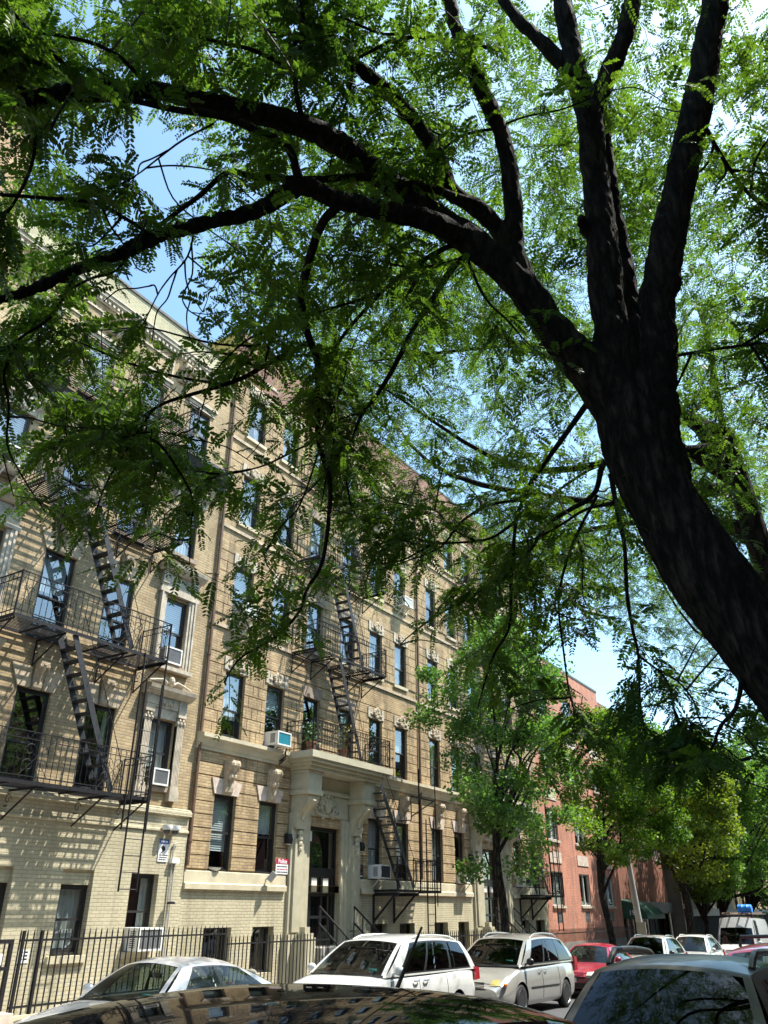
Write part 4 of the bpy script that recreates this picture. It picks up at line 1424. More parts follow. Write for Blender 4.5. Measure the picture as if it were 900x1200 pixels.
# ------------------------------------------------------------------ things on the facades
air_conditioner('white box air conditioner on long brackets at the left picture edge, tan tenement', 7.38, 7.95, 8.1, 8.52, Y, 'ac_grey', proj=0.5)
air_conditioner('white air conditioner above the dark metal cornice, topmost on the tan tenement', 7.42, 7.98, 11.1, 11.5, Y, 'ac_grey', proj=0.3, bracket=False)
air_conditioner('white air conditioner in the window with the plain stone moulding, beside the fire escape', 12.56, 13.06, 5.27, 5.66, Y, 'ac_grey', proj=0.1, bracket=False)
air_conditioner('small white air conditioner between the two fluted pilasters', 12.62, 13.08, 2.5, 2.86, Y, 'ac_grey', proj=0.12, bracket=False)
air_conditioner('bulky white air conditioner in the basement window behind the iron fence', 12.5, 13.14, -0.74, -0.32, Y - 0.05, 'ac_grey', proj=0.38, bracket=False)
air_conditioner('white air conditioner with a teal grille above the belt course', 16.42, 16.98, 3.92, 4.28, Y, 'ac_teal', proj=0.45)
air_conditioner('white air conditioner in a leaf-hidden window two storeys over the warning sign', 14.82, 15.4, 7.06, 7.42, Y, 'ac_white', proj=0.4)
air_conditioner('white air conditioner with a dark grille just right of the portico', 21.5, 22.08, 0.84, 1.22, Y, 'ac_dark', proj=0.42)
air_conditioner('white air conditioner right of the landing, last before the farther portico', 25.42, 26.0 - 0.02, 0.84, 1.22, Y, 'ac_grey', proj=0.42) if False else air_conditioner('white air conditioner right of the iron landing, before the farther portico', 27.08, 27.68, 0.84, 1.22, Y, 'ac_grey', proj=0.42)
air_conditioner('grey-fronted air conditioner between the tree trunk and the second landing', 32.15, 32.75, 0.84, 1.22, Y, 'ac_dark', proj=0.42)
air_conditioner('white air conditioner on diagonal struts, high beside the rusty downpipe', 23.1, 23.68, 9.9, 10.26, Y, 'ac_white', proj=0.42)
air_conditioner('white air conditioner below the top balcony of the nearer fire escape', 21.5, 22.08, 12.78, 13.12, Y, 'ac_grey', proj=0.4)

# the red warning sign
W_ = 0.56
sg = mthing('warning_sign', 'white wall sign with a red header reading Police beside the portico', 'sign', 17.37, Y - 0.05, 0.8)
b = MB(True).box(17.1, 17.6, Y - 0.075, Y - 0.062, 0.83, 1.19)
b.build('panel', 'sign_white', sg)
MB(True).box(17.1, 17.6, Y - 0.079, Y - 0.0755, 1.07, 1.19).build('header', 'sign_red', sg)


def letter(s, size, mat, X, Yy, Z, par, name, bold=0.0):
    me = text_mesh(s, size * K, mat, bold)
    return place(name, me, par, np.array([X, Yy, Z]) * K + np.array([0, 0, CZ]) - np.array(ORG[par.name]))


letter('Police', 0.145, 'sign_white', 17.35, Y - 0.082, 1.13, sg, 'lettering', 0.003)
for k, s in enumerate(('ANY PERSON', 'FOUND ON PREM', 'WILL BE ARRESTED')):
    letter(s, 0.062, 'sign_red' if k == 1 else 'sign_black', 17.35, Y - 0.078, 1.02 - 0.066 * k, sg, 'lettering', 0.002) if False else None
for k in range(3):                                       # three rows of small print, too small to read
    m = MB(True)
    x = 17.14
    while x < 17.54:
        wd = random.uniform(0.02, 0.045)
        m.box(x, x + wd, Y - 0.0775, Y - 0.0755, 0.995 - 0.066 * k, 1.025 - 0.066 * k)
        x += wd + random.uniform(0.008, 0.02)
    m.build('small_print', 'sign_red' if k == 1 else 'sign_black', sg)
# the surveillance notice
sg = mthing('surveillance_sign', 'white notice with a blue heading and camera symbol under the security cameras', 'sign', 13.23, Y - 0.06, 0.95)
MB(True).box(13.09, 13.37, Y - 0.068, Y - 0.058, 0.95, 1.4).build('panel', 'sign_white', sg)
MB(True).box(13.09, 13.37, Y - 0.072, Y - 0.0685, 1.31, 1.4).build('header', 'sign_blue', sg)
m = MB(True)
m.prism([(13.15, 1.24), (13.19, 1.28), (13.26, 1.25), (13.28, 1.2), (13.25, 1.16), (13.19, 1.18)], 'y', Y - 0.0715, Y - 0.0685)
m.prism([(13.14, 1.12), (13.16, 1.11), (13.25, 1.17), (13.24, 1.19)], 'y', Y - 0.0712, Y - 0.0685)
m.build('camera_symbol', 'sign_black', sg)
for k in range(3):
    m = MB(True)
    x = 13.115
    while x < 13.33:
        wd = random.uniform(0.012, 0.035)
        m.box(x, x + wd, Y - 0.0705, Y - 0.0685, 1.07 - 0.045 * k, 1.093 - 0.045 * k)
        x += wd + 0.009
    m.build('small_print', 'sign_black', sg)
m = MB(True)
x = 13.12
while x < 13.33:
    m.box(x, x + 0.025, Y - 0.0745, Y - 0.0725, 1.335, 1.375)
    x += 0.036
m.build('heading', 'sign_white', sg)
# dark blue plaque at the right of the portico
sg = mthing('wall_plaque', 'dark blue plaque with a red and white mark, right of the portico', 'sign', 20.97, Y - 0.05, 0.84)
MB(True).box(20.8, 21.14, Y - 0.05, Y - 0.037, 0.84, 1.2).build('panel', 'sign_black', sg)
m = MB(True)
m.tube([(20.97 + 0.09 * math.cos(t), Y - 0.055, 1.05 + 0.09 * math.sin(t)) for t in np.linspace(0.6, 5.6, 12)], 0.016, 5)
m.build('mark', 'sign_red', sg)
MB(True).box(20.85, 21.09, Y - 0.0535, Y - 0.051, 0.88, 0.91).build('lettering', 'sign_white', sg)
sg = mthing('wall_notice', 'small white notice on the cream base wall behind the fence', 'sign', 10.2, Y - 0.06, -0.85)
MB(True).box(10.08, 10.3, Y - 0.06, Y - 0.052, -0.85, -0.64).build('panel', 'sign_white', sg)
m = MB(True)
for k in range(3):
    m.box(10.11, 10.17, Y - 0.0625, Y - 0.0605, -0.8 + 0.055 * k, -0.775 + 0.055 * k).box(10.19, 10.27, Y - 0.0625, Y - 0.0605, -0.8 + 0.055 * k, -0.775 + 0.055 * k)
m.build('small_print', 'sign_black', sg)

# security cameras, lamps
for X, lab in ((13.17, 'white dome security camera above the blue-headed notice, the one nearer the drop ladder'), (13.42, 'white dome security camera above the blue-headed notice, the one nearer the corner')):
    c = mthing('security_camera', lab, 'camera', X, Y - 0.06, 1.6, 'security cameras')
    MB(True).lathe([(0.001, 0.09), (0.11, 0.09), (0.115, 0.03), (0.10, -0.01), (0.085, -0.01)], (X, Y - 0.17, 1.6), 'z', 14).build('housing', 'plaster_white', c, 40)
    MB(True).ball((X, Y - 0.17, 1.59), 0.078, 0.078, 0.085, 12, 8).build('dome', 'ac_dark', c, 60)
    MB(True).bar((X, Y - 0.051, 1.63), (X, Y - 0.09, 1.63), 0.07, 0.07).build('mount', 'plaster_white', c)
for X, Z, lab in ((17.5, 1.68, 'black wall lamp left of the nearer portico'), (20.93, 1.68, 'black wall lamp right of the nearer portico'), (8.8, 1.5, 'black wall lamp on the cream base at the left picture edge'),
                  (28.1, 1.7, 'black wall lamp left of the farther portico')):
    c = mthing('wall_lamp', lab, 'lamp', X, Y - 0.05, Z - 0.1, 'wall lamps')
    MB(True).prism([(Y - 0.05, Z + 0.14), (Y - 0.16, Z + 0.12), (Y - 0.2, Z - 0.02), (Y - 0.16, Z - 0.12), (Y - 0.05, Z - 0.12)], 'x', X - 0.09, X + 0.09).build('housing', 'iron', c)
    MB(True).box(X - 0.07, X + 0.07, Y - 0.155, Y - 0.07, Z - 0.135, Z - 0.121).build('lens', 'frame_white', c)
# conduit with a box and a vent cap
c = mthing('conduit', 'grey pipe and junction box running down the wall beside the basement window', 'pipe', 13.5, Y - 0.08, -1.2)
m = MB(True)
m.tube([(13.62, Y - 0.09, 1.35), (13.5, Y - 0.09, 1.33), (13.5, Y - 0.09, -1.4)], 0.018, 6).tube([(13.58, Y - 0.085, 0.95), (13.58, Y - 0.085, -1.4)], 0.014, 6)
m.build('pipe', 'pole_grey', c)
MB(True).box(13.44, 13.66, Y - 0.16, Y - 0.051, 0.93, 1.03).build('junction_box', 'plaster_white', c)
MB(True).lathe([(0.001, 0.0), (0.09, 0.0), (0.09, 0.035), (0.05, 0.05)], (13.5, Y - 0.2, 0.12), 'z', 12).build('vent_cap', 'iron', c)
# a gargoyle-like floodlight on the water table, a dish on the sill
c = mthing('floodlight', 'small tilted floodlight on the stone ledge by the warning sign', 'lamp', 16.75, Y - 0.15, 0.7)
m = MB(True)
m.bar((16.75, Y - 0.07, 0.7), (16.75, Y - 0.2, 0.74), 0.03, 0.03).bar((16.7, Y - 0.2, 0.66), (16.78, Y - 0.32, 0.84), 0.2, 0.14)
m.build('housing', 'pole_grey', c)
c = mthing('sill_dish', 'small white dish resting in the half-open ground floor window', 'dish', 14.95, Y - 0.02, 0.82)
MB(True).lathe([(0.001, 0), (0.08, 0.0), (0.16, 0.05), (0.17, 0.07), (0.001, 0.02)], (14.95, Y + 0.02, 0.825), 'z', 16).build('dish', 'plaster_white', c, 40)
c = mthing('junction_cable', 'tangle of black cable hanging on the belt course under the teal air conditioner', 'cable', 17.05, Y - 0.2, 3.4)
MB(True).tube([(17.0, Y - 0.26, 3.84), (17.02, Y - 0.27, 3.7), (16.9, Y - 0.16, 3.58), (17.1, Y - 0.2, 3.66), (16.95, Y - 0.1, 3.5)], 0.022, 5).build('cable', 'iron', c)


# ------------------------------------------------------------------ iron fences, gate, stoop rails
def fence(label, X0, X1, Yf, z0, z1, step=0.125, posts=(), plinth=0.3, group='iron fences along the pavement'):
    f = mthing('iron_fence', label, 'fence', (X0 + X1) / 2, Yf, gm(X0), group)
    if plinth:
        MB(True).box(X0, X1, Yf - 0.09, Yf + 0.09, gm(X1) - 0.3, z0 - 0.08).build('plinth', 'cream_stone', f)
    r = MB(True)
    n = int((X1 - X0) / step)
    for i in range(n + 1):
        x = X0 + (X1 - X0) * i / n
        r.bar((x, Yf, z0 - 0.08), (x, Yf, z1), 0.018, 0.018, up=(0, 1, 0))
        r.lathe([(0.014, 0), (0.001, 0.06)], (x, Yf, z1), 'z', 4)
    r.build('pickets', 'iron', f)
    q = MB(True)
    q.box(X0, X1, Yf - 0.02, Yf + 0.02, z0 + 0.02, z0 + 0.05).box(X0, X1, Yf - 0.02, Yf + 0.02, z1 - 0.13, z1 - 0.1)
    q.build('rails', 'iron', f)
    for x in posts:
        MB(True).box(x - 0.022, x + 0.022, Yf - 0.03, Yf + 0.01, z0 - 0.08, z1 + 0.03).build('post', 'iron', f)
    return f


YF = 12.95
fence('tall black picket fence in front of the cream tenement base', 9.15, 14.06, YF, -1.42, -0.33, posts=(9.2, 9.55), plinth=0.3)
fence('lower black picket fence between the tall fence and the portico steps', 14.12, 17.75, YF, -1.55, -0.52, posts=())
fence('short black picket fence between the two porticoes', 20.75, 28.3, YF, -1.62, -0.6)
fence('far black picket fence before the red brick house', 31.5, 45.0, YF, -1.7, -0.7)
for a, b in ((11.62, 11.85), (12.6, 12.75), (13.1, 13.2)):
    pass
g = mthing('iron_gate', 'black framed gate standing ajar at the left end of the picket fence', 'gate', 8.6, YF, gm(8.6))
m = MB(True)
for x in (8.1, 9.0):
    m.box(x - 0.03, x + 0.03, YF - 0.03, YF + 0.03, -1.42, -0.42)
m.box(8.13, 8.97, YF - 0.03, YF + 0.03, -0.48, -0.42).box(8.13, 8.97, YF - 0.03, YF + 0.03, -0.86, -0.81).box(8.13, 8.97, YF - 0.03, YF + 0.03, -1.42, -1.36)
m.build('frame', 'iron', g)
m = MB(True)
for i in range(7):
    m.box(8.22 + 0.11 * i, 8.236 + 0.11 * i, YF - 0.01, YF + 0.01, -1.36, -0.48)
m.build('pickets', 'iron', g)
MB(True).box(8.2, 8.85, YF - 0.05, YF - 0.04, -0.78, -0.62).build('notice', 'sign_white', g)
st = mthing('stone_block', 'low tan stone plinth at the foot of the gate', 'plinth', 8.4, YF, gm(8.4))
MB(True).box(7.6, 9.1, YF - 0.25, YF + 0.2, gm(9) - 0.2, -1.44).build('block', 'pink_stone', st)

for Xc, who in ((19.25, 'nearer'), (29.9, 'farther')):
    for s, side in ((-1, 'left'), (1, 'right')):
        r = mthing('stoop_railing', f'black sloping handrail on the {side} side of the {who} portico steps', 'railing', Xc + s * 0.8, Y - 1.2, gm(Xc), 'stoop railings')
        x = Xc + s * 0.8
        m = MB(True)
        for h in (0.95, 0.55):
            m.bar((x, Y - 0.5, -0.86 + h), (x, Y - 1.95, gm(Xc) + h), 0.03, 0.04)
        m.build('handrail', 'iron', r)
        m = MB(True)
        for f in (0, 0.2, 0.4, 0.6, 0.8, 1.0):
            yy = Y - 0.5 - 1.45 * f
            zz = -0.86 + (gm(Xc) + 0.86) * f
            m.bar((x, yy, zz - 0.05), (x, yy, zz + 0.97), 0.02, 0.02, up=(0, 1, 0))
        m.build('baluster', 'iron', r)

# street-light pole, leaning a little; sign by it
pl = thing('street_pole', 'pale tapered street pole leaning left among the tree crowns', 'pole', (40.5, FARK + 0.5, road_z(40.5) + 0.14))
zz = road_z(40.5) + 0.1
b_, t_ = np.array([40.5, FARK + 0.5, zz]), np.array([39.5, FARK + 0.75, zz + 9.5])
MB().tube([b_ + (t_ - b_) * f for f in np.linspace(0, 1, 6)], [0.17, 0.15, 0.135, 0.12, 0.1, 0.08], 12).build('shaft', 'pole_grey', pl, 40)
MB().lathe([(0.21, 0), (0.21, 0.9), (0.17, 1.0)], tuple(b_), 'z', 12).build('base', 'concrete', pl)
MB().tube([t_, t_ + (0.0, -0.8, 0.5), t_ + (0, -2.2, 0.7)], 0.05, 8).build('arm', 'pole_grey', pl)
MB().ball(tuple(t_ + np.array([0, -2.5, 0.66])), 0.14, 0.4, 0.1, 10, 6).build('lamp_head', 'pole_grey', pl)
MB().box(39.98, 40.03, FARK + 0.2, FARK + 0.62, zz + 1.5, zz + 2.1).build('notice', 'seat_tan', pl)
# ------------------------------------------------------------------ cars
def smooth_keys(xs, keys):
    kx, kv = zip(*keys)
    v = np.interp(xs, kx, kv)
    for _ in range(3):
        p = np.pad(v, 1, mode='edge')
        v = 0.25 * p[:-2] + 0.5 * p[1:-1] + 0.25 * p[2:]
    return v


WHEELS = {}


def wheel_meshes(r):
    if r in WHEELS:
        return WHEELS[r]
    t = MB()
    t.lathe([(r * 0.66, -0.10), (r * 0.9, -0.105), (r * 0.985, -0.08), (r, -0.03), (r, 0.03), (r * 0.985, 0.08), (r * 0.9, 0.105), (r * 0.66, 0.10)], (0, 0, 0), 'y', 28)
    m = MB()
    m.lathe([(0.001, -0.06), (r * 0.2, -0.075), (r * 0.22, -0.045), (r * 0.3, -0.02), (r * 0.6, -0.02), (r * 0.64, -0.09), (r * 0.68, -0.108), (r * 0.68, 0.05)], (0, 0, 0), 'y', 28)
    for k in range(10):
        a = 2 * math.pi * k / 10
        m.bar((r * 0.18 * math.cos(a), -0.062, r * 0.18 * math.sin(a)), (r * 0.63 * math.cos(a), -0.085, r * 0.63 * math.sin(a)), 0.05, 0.03, up=(0, 1, 0))
    WHEELS[r] = (t.mesh('tyre', 'rubber', smooth=50), m.mesh('rim', 'rim', smooth=40))
    return WHEELS[r]


def car(name, label, x0, yc, c, group=None):
    """local frame: x from the front bumper to the rear, y across, z up; the car faces up the street (-X)"""
    L, Wd, H = c['L'], c['W'] / 2, c['H']
    zb1, zb2 = c['belt']
    root = thing(name, label, 'van' if 'van' in name else 'car', (x0, yc, road_z(x0)), group)
    root.rotation_euler = (0, 0.018, 0)
    lift = np.array(ORG[root.name])
    P = c['paint']
    # ---- lower body, lofted
    step = 0.045
    xs = np.arange(0, L + step / 2, step)
    top = smooth_keys(xs, c['top'])
    bot = smooth_keys(xs, c.get('bot', [(0, 0.3), (0.15, 0.22), (0.6, 0.2), (L - 0.6, 0.22), (L - 0.1, 0.3), (L, 0.35)]))
    wid = smooth_keys(xs, [(0, 0.72 * Wd), (0.1, 0.86 * Wd), (0.35, 0.95 * Wd), (0.9, Wd), (L - 1.0, Wd), (L - 0.3, 0.95 * Wd), (L - 0.08, 0.87 * Wd), (L, 0.8 * Wd)])
    ns = 11
    rings = []
    for i, x in enumerate(xs):
        zt, zb, w = top[i], bot[i], wid[i]
        sh = min(0.22, (zt - zb) * 0.4)
        half = [(0.0, zt + 0.035), (0.4 * w, zt + 0.03), (0.7 * w, zt + 0.017), (0.86 * w, zt), (0.935 * w, zt - 0.025), (0.97 * w, zt - 0.07), (0.99 * w, zt - sh)]
        for k in range(1, ns + 1):
            f = k / ns
            half.append((w * (1.0 - 0.035 * f ** 3 + 0.012 * math.sin(math.pi * f)), zt - sh + (zb + 0.07 - zt + sh) * f))
        half += [(0.9 * w, zb), (0.0, zb - 0.01)]
        rings.append(half)
    nh = len(rings[0])
    V = []
    for i, x in enumerate(xs):
        for (yy, zz) in rings[i]:
            V.append([x, yy, zz])
        for (yy, zz) in rings[i][1:-1]:
            V.append([x, -yy, zz])
    per = nh + nh - 2
    V = np.array(V)

    def idx(i, k, s):
        if s > 0 or k == 0 or k == nh - 1:
            return i * per + k
        return i * per + nh + k - 1
    F, MI = [], []
    r = c['r']
    arch = r + 0.055
    wc = [(c['xf'], r), (c['xr'], r)]
    touched, kept = set(), set()
    for i in range(len(xs) - 1):
        for k in range(nh - 1):
            for s in (1, -1):
                q = [idx(i, k, s), idx(i + 1, k, s), idx(i + 1, k + 1, s), idx(i, k + 1, s)]
                if len(set(q)) < 4:
                    pass
                m = V[q].mean(0)
                if k >= 5 and any((m[0] - a) ** 2 + (m[2] - b) ** 2 < arch ** 2 for a, b in wc) and abs(m[1]) > 0.5 * Wd:
                    touched.update(q)
                    continue
                kept.update(q)
                F.append(q if s > 0 else q[::-1])
                inside = c['xwb'] + 0.05 < m[0] < c['xrb'] - 0.05 and k < 3
                MI.append(1 if inside or k >= nh - 2 else 0)
    for vi in touched & kept:
        p = V[vi]
        for a, b in wc:
            d = np.array([p[0] - a, p[2] - b])
            n_ = np.linalg.norm(d)
            if n_ < arch + 0.09:
                d = d / n_ * arch
                V[vi, 0], V[vi, 2] = a + d[0], max(b + d[1], p[2] if d[1] < -0.2 else -9)
    body = MB()
    body.add(V, F)
    body.mi = MI
    for i in (0, len(xs) - 1):
        body.slot(0)
        ring = [idx(i, k, 1) for k in range(nh)] + [idx(i, k, -1) for k in range(nh - 2, 0, -1)]
        cen = V[ring].mean(0)
        cen[0] += -0.05 if i == 0 else 0.05
        o = len(body.v)
        body.v.append(tuple(cen))
        for a, b in zip(ring, ring[1:] + ring[:1]):
            body.f.append((a, b, o))
            body.mi.append(0)
    body.slot(1)
    for a, b in wc:                                           # dark wheel houses
        n = 14
        for s in (-1, 1):
            pts = [(a + arch * math.cos(t), b + arch * math.sin(t)) for t in np.linspace(-0.35, math.pi + 0.35, n)]
            for p, q in zip(pts, pts[1:]):
                body.quad((p[0], s * Wd * 0.965, p[1]), (q[0], s * Wd * 0.965, q[1]), (q[0], s * Wd * 0.55, q[1]), (p[0], s * Wd * 0.55, p[1]))
            o = len(body.v)
            body.v += [(p[0], s * Wd * 0.55, p[1]) for p in pts]
            body.f.append(tuple(range(o, o + n)))
            body.mi.append(1)
    # ---- greenhouse patches sharing one grid for paint and glass
    wb, wr = c.get('wb', 0.93) * Wd, c['wr'] * Wd
    A = lambda s: np.array([c['xwb'] + 0.12, s * wb, zb1 - 0.03])
    B = lambda s: np.array([c['xrf'] + 0.08, s * wr, H - c.get('fdrop', 0.075)])
    C = lambda s: np.array([c['xrr'], s * wr * c.get('wr2', 0.97), H - c.get('rdrop', 0.11)])
    Dd = lambda s: np.array([c['xrb'], s * wb * 0.96, zb2 - 0.03])
    glassparts = []

    def patch(fn, nu, nv, isglass, gname, gmat, close=None):
        g = {}
        V2 = [[fn(u / nu, v / nv) for v in range(nv + 1)] for u in range(nu + 1)]
        for u in range(nu):
            for v in range(nv):
                key = isglass((u + 0.5) / nu, (v + 0.5) / nv)
                q = [V2[u][v], V2[u + 1][v], V2[u + 1][v + 1], V2[u][v + 1]]
                if key is None or key == 'black':
                    body.slot(1 if key == 'black' else 0)
                    body.quad(*q)
                else:
                    g.setdefault(key, []).append(q)
        for key in sorted(g):
            mb = MB()
            for q in g[key]:
                mb.quad(*q)
            glassparts.append((gname, mb, gmat))

    def lerp(a, b, t):
        return a + (b - a) * t
    bw = c.get('bulge', 0.10)

    def shield(u, v):                       # windscreen: u across, v up
        p = lerp(lerp(A(-1), A(1), u), lerp(B(-1), B(1), u), v)
        k = 4 * u * (1 - u)
        p = p + np.array([-(bw * (1 - 0.55 * v)) * k, 0, 0.055 * k * v + 0.03 * 4 * v * (1 - v)])
        return p

    def rear(u, v):
        p = lerp(lerp(Dd(-1), Dd(1), u), lerp(C(-1), C(1), u), v)
        k = 4 * u * (1 - u)
        return p + np.array([0.09 * k * (1 - 0.4 * v), 0, 0.06 * k * v + c.get('rbulge', 0.02) * 4 * v * (1 - v)])
    body_top = []

    def roofz(t):
        return c.get('rarch', 0.04) * 4 * t * (1 - t)

    def side(s):
        def fn(u, v):
            bot_ = lerp(A(s), Dd(s), u)
            top_ = lerp(B(s), C(s), u) + np.array([0, 0, roofz(u)])
            p = lerp(bot_, top_, v)
            return p + np.array([0, s * (0.035 * math.sin(math.pi * v) + 0.03 * math.sin(math.pi * u)), 0])
        return fn

    def roof(u, v):                         # u across, v front to rear
        p = lerp(lerp(B(-1), B(1), u), lerp(C(-1), C(1), u), v)
        y = 2 * u - 1
        p = p + np.array([-0.02 * (1 - y * y) * (1 - v), 0, roofz(v) + 0.085 * (1 - abs(y) ** 3.2)])
        e = side(1 if y > 0 else -1)(v, 1.0)
        p[1] += (e[1] - (1 if y > 0 else -1) * abs(lerp(B(1), C(1), v)[1])) * abs(y)
        f = shield(u, 1.0) - (lerp(B(-1), B(1), u) + np.array([-0.02 * (1 - y * y), 0, 0.085 * (1 - abs(y) ** 3.2)]))
        p += f * (1 - v) ** 6
        f = rear(u, 1.0) - (lerp(C(-1), C(1), u) + np.array([0, 0, 0.085 * (1 - abs(y) ** 3.2)]))
        p += f * v ** 6
        return p
    gd = c.get('glass', 'car_glass')
    patch(shield, 40, 20, lambda u, v: 'black' if (0.035 < u < 0.965 and v < 0.07) else (0 if 0.05 < u < 0.95 and v < c.get('wtop', 0.95) else None), 'windshield', gd)
    patch(rear, 40, 16, lambda u, v: 0 if 0.08 < u < 0.92 and 0.12 < v < 0.88 else None, 'rear_window', c.get('glass2', gd))
    wins = c['wins']

    def sg_(u, v):
        lo, hi = 0.12, 0.90
        if c.get('rake'):
            hi = 0.90
        for i, (a, b) in enumerate(wins):
            if a < u < b and lo < v < hi:
                return i
        if wins[0][0] < u < wins[-1][1] and lo < v < hi:
            return 'black'
        if wins[0][0] - 0.012 < u < wins[-1][1] + 0.012 and lo - 0.05 < v < hi + 0.05:
            return 'black'
        return None
    for s in (-1, 1):
        patch(side(s), 80, 20, sg_, 'side_window', c.get('glass2', gd))
    patch(roof, 40, 80, lambda u, v: None, '', '')
    bm_v = np.array(body.v) + lift
    body.v = [tuple(p) for p in bm_v]
    # door seams
    o = body.build('body', [P, 'trim_black'], root)
    bm = bmesh.new()
    bm.from_mesh(o.data)
    bmesh.ops.remove_doubles(bm, verts=bm.verts, dist=0.004)
    bmesh.ops.recalc_face_normals(bm, faces=bm.faces)
    bm.to_mesh(o.data)
    bm.free()
    o.data.shade_smooth()
    o.data.set_sharp_from_angle(angle=math.radians(38))

    def sub(nm, mb, mat, parent=root, smooth=None):
        mb.v = [tuple(np.array(p) + lift) for p in mb.v]
        return mb.build(nm, mat, parent, smooth)
    for gname, mb, gm_ in glassparts:
        g = sub(gname, mb, gm_, smooth=60)
        b2_ = bmesh.new()
        b2_.from_mesh(g.data)
        bmesh.ops.remove_doubles(b2_, verts=b2_.verts, dist=0.002)
        b2_.to_mesh(g.data)
        b2_.free()
        g.data.shade_smooth()
    # wheels
    ty, ri = wheel_meshes(r)
    for a, _ in wc:
        for s in (-1, 1):
            w = place('wheel', ty, root, (a, s * (Wd - 0.115), r))
            if s > 0:
                w.rotation_euler = (0, 0, math.pi)
            place('rim', ri, w, (0, 0, 0))
    # seams and mouldings
    m = MB()
    for x in c.get('seams', ()):
        i = int(x / step)
        for s in (-1, 1):
            pts = [V[idx(i, k, s)] + (0, s * 0.002, 0) for k in range(5, nh - 3)]
            m.tube(pts, 0.005, 4)
    for s in (-1, 1):
        zz = (zb1 + 0.22) * 0.42
        m.box(c['xf'] + 0.55, c['xr'] - 0.55, s * Wd - 0.012, s * Wd + 0.012, zz, zz + 0.05) if c.get('mould') else None
    if m.v:
        sub('door_seams', m, 'trim_black')
    for s in (-1, 1):
        for x in c.get('handles', ()):
            m = MB()
            m.tube([(x, s * (Wd + 0.0), zb1 - 0.12), (x + 0.05, s * (Wd + 0.025), zb1 - 0.12), (x + 0.15, s * (Wd + 0.025), zb1 - 0.115), (x + 0.2, s * Wd, zb1 - 0.115)], 0.016, 6)
            sub('door_handle', m, c.get('handle_mat', P), smooth=50)
        m = MB()                                            # mirror
        xm = c['xwb'] + 0.42
        m.ball((xm, s * (Wd + 0.09), zb1 + 0.08), 0.07, 0.11, 0.085, 12, 8)
        m.bar((xm, s * (Wd - 0.1), zb1), (xm, s * (Wd + 0.05), zb1 + 0.05), 0.07, 0.04)
        sub('mirror', m, c.get('mirror_mat', P), smooth=60)
        m = MB()                                            # headlight, follows the front corner
        zl = c['top'][1][1] - 0.02 if 'zl' not in c else c['zl']
        y0_, y1_ = 0.52 * Wd, 0.9 * Wd
        m.prism([(0.0, zl - 0.08), (-0.02, zl), (0.16, zl + 0.08), (0.42, zl + 0.1), (0.3, zl - 0.06)], 'y', 0, 0.001)
        m.v, m.f, m.mi = [], [], []
        nseg = 8
        for k in range(nseg):
            def ring_(t):
                yy = y0_ + (y1_ - y0_) * t
                xx = np.interp(yy, [0, 0.72 * Wd, 0.86 * Wd, 0.93 * Wd], [-0.045, -0.01, 0.1, 0.3])
                hl = c.get('hl', 1.0)
                xx = xx + c.get('xl', 0.0)
                return [(xx - 0.02, s * yy, zl - 0.075 * hl + 0.02 * t), (xx - 0.025, s * yy, zl + 0.0), (xx + 0.12 * hl + 0.1 * hl * t, s * (yy + 0.012), zl + 0.085 * hl + 0.02 * t)]
            a, b = ring_(k / nseg), ring_((k + 1) / nseg)
            m.quad(a[0], b[0], b[1], a[1]).quad(a[1], b[1], b[2], a[2])
        sub('headlight', m, c.get('lamp', 'lamp_clear'), smooth=50)
        m = MB()
        m.ball((np.interp(0.88 * Wd, [0, 0.72 * Wd, 0.86 * Wd, 0.93 * Wd], [-0.045, -0.01, 0.1, 0.3]) + 0.05, s * 0.9 * Wd, zl + 0.02), 0.09, 0.05, 0.05, 10, 6)
        sub('indicator', m, 'lamp_amber', smooth=60)
        m = MB()
        zt_ = c.get('ztail', (zb2 - 0.25, zb2))
        xt = L if not c.get('xtail') else c['xtail']
        m.prism([(xt - 0.2, zt_[0]), (xt + 0.015, zt_[0] + 0.02), (xt - 0.02, zt_[1]), (xt - 0.18, zt_[1] + 0.02)], 'y', s * 0.8 * Wd, s * (0.955 * Wd + 0.012))
        sub('tail_light', m, 'lamp_red')
    m = MB()                                               # grille and lower intake
    zl = c['top'][1][1] - 0.02 if 'zl' not in c else c['zl']
    for k in range(5):
        m.box(-0.062, -0.03, -0.45 * Wd, 0.45 * Wd, zl - 0.09 + 0.035 * k, zl - 0.072 + 0.035 * k)
    m.box(-0.058, -0.02, -0.6 * Wd, 0.6 * Wd, 0.3, 0.42)
    sub('grille', m, 'trim_black')
    m = MB()
    m.box(-0.085, -0.063, -0.16, 0.16, 0.44, 0.56) if c['top'][0][1] < 0.6 else m.box(-0.085, -0.063, -0.16, 0.16, 0.5, 0.62)
    sub('license_plate', m, 'sign_white')
    for y in (-0.42, 0.2):                                 # wipers resting on the glass
        a_, b_ = shield((y / wb + 1) / 2, 0.045), shield(min(0.95, ((y + 0.5) / wb + 1) / 2), 0.10)
        m = MB()
        m.tube([a_ + (-0.02, 0, 0.02), (a_ + b_) / 2 + (-0.035, 0, 0.025), b_ + (-0.02, 0, 0.015)], 0.009, 5)
        sub('wiper', m, 'trim_black')
    m = MB()                                               # bonnet shut lines and the bumper gap
    for s in (-1, 1):
        q_ = [V[idx(int(t_ / step), 3, s)] + (0, 0, 0.002) for t_ in np.linspace(0.25, c['xwb'], 8)]
        m.tube(q_, 0.006, 4)
    q_ = [V[idx(3, k, 1)] + (-0.003, 0, 0.002) for k in range(0, 6)]
    m.tube([(p_[0], -p_[1], p_[2]) for p_ in q_[::-1]] + [tuple(p_) for p_ in q_[1:]], 0.006, 4)
    sub('bonnet_gap', m, 'trim_black')
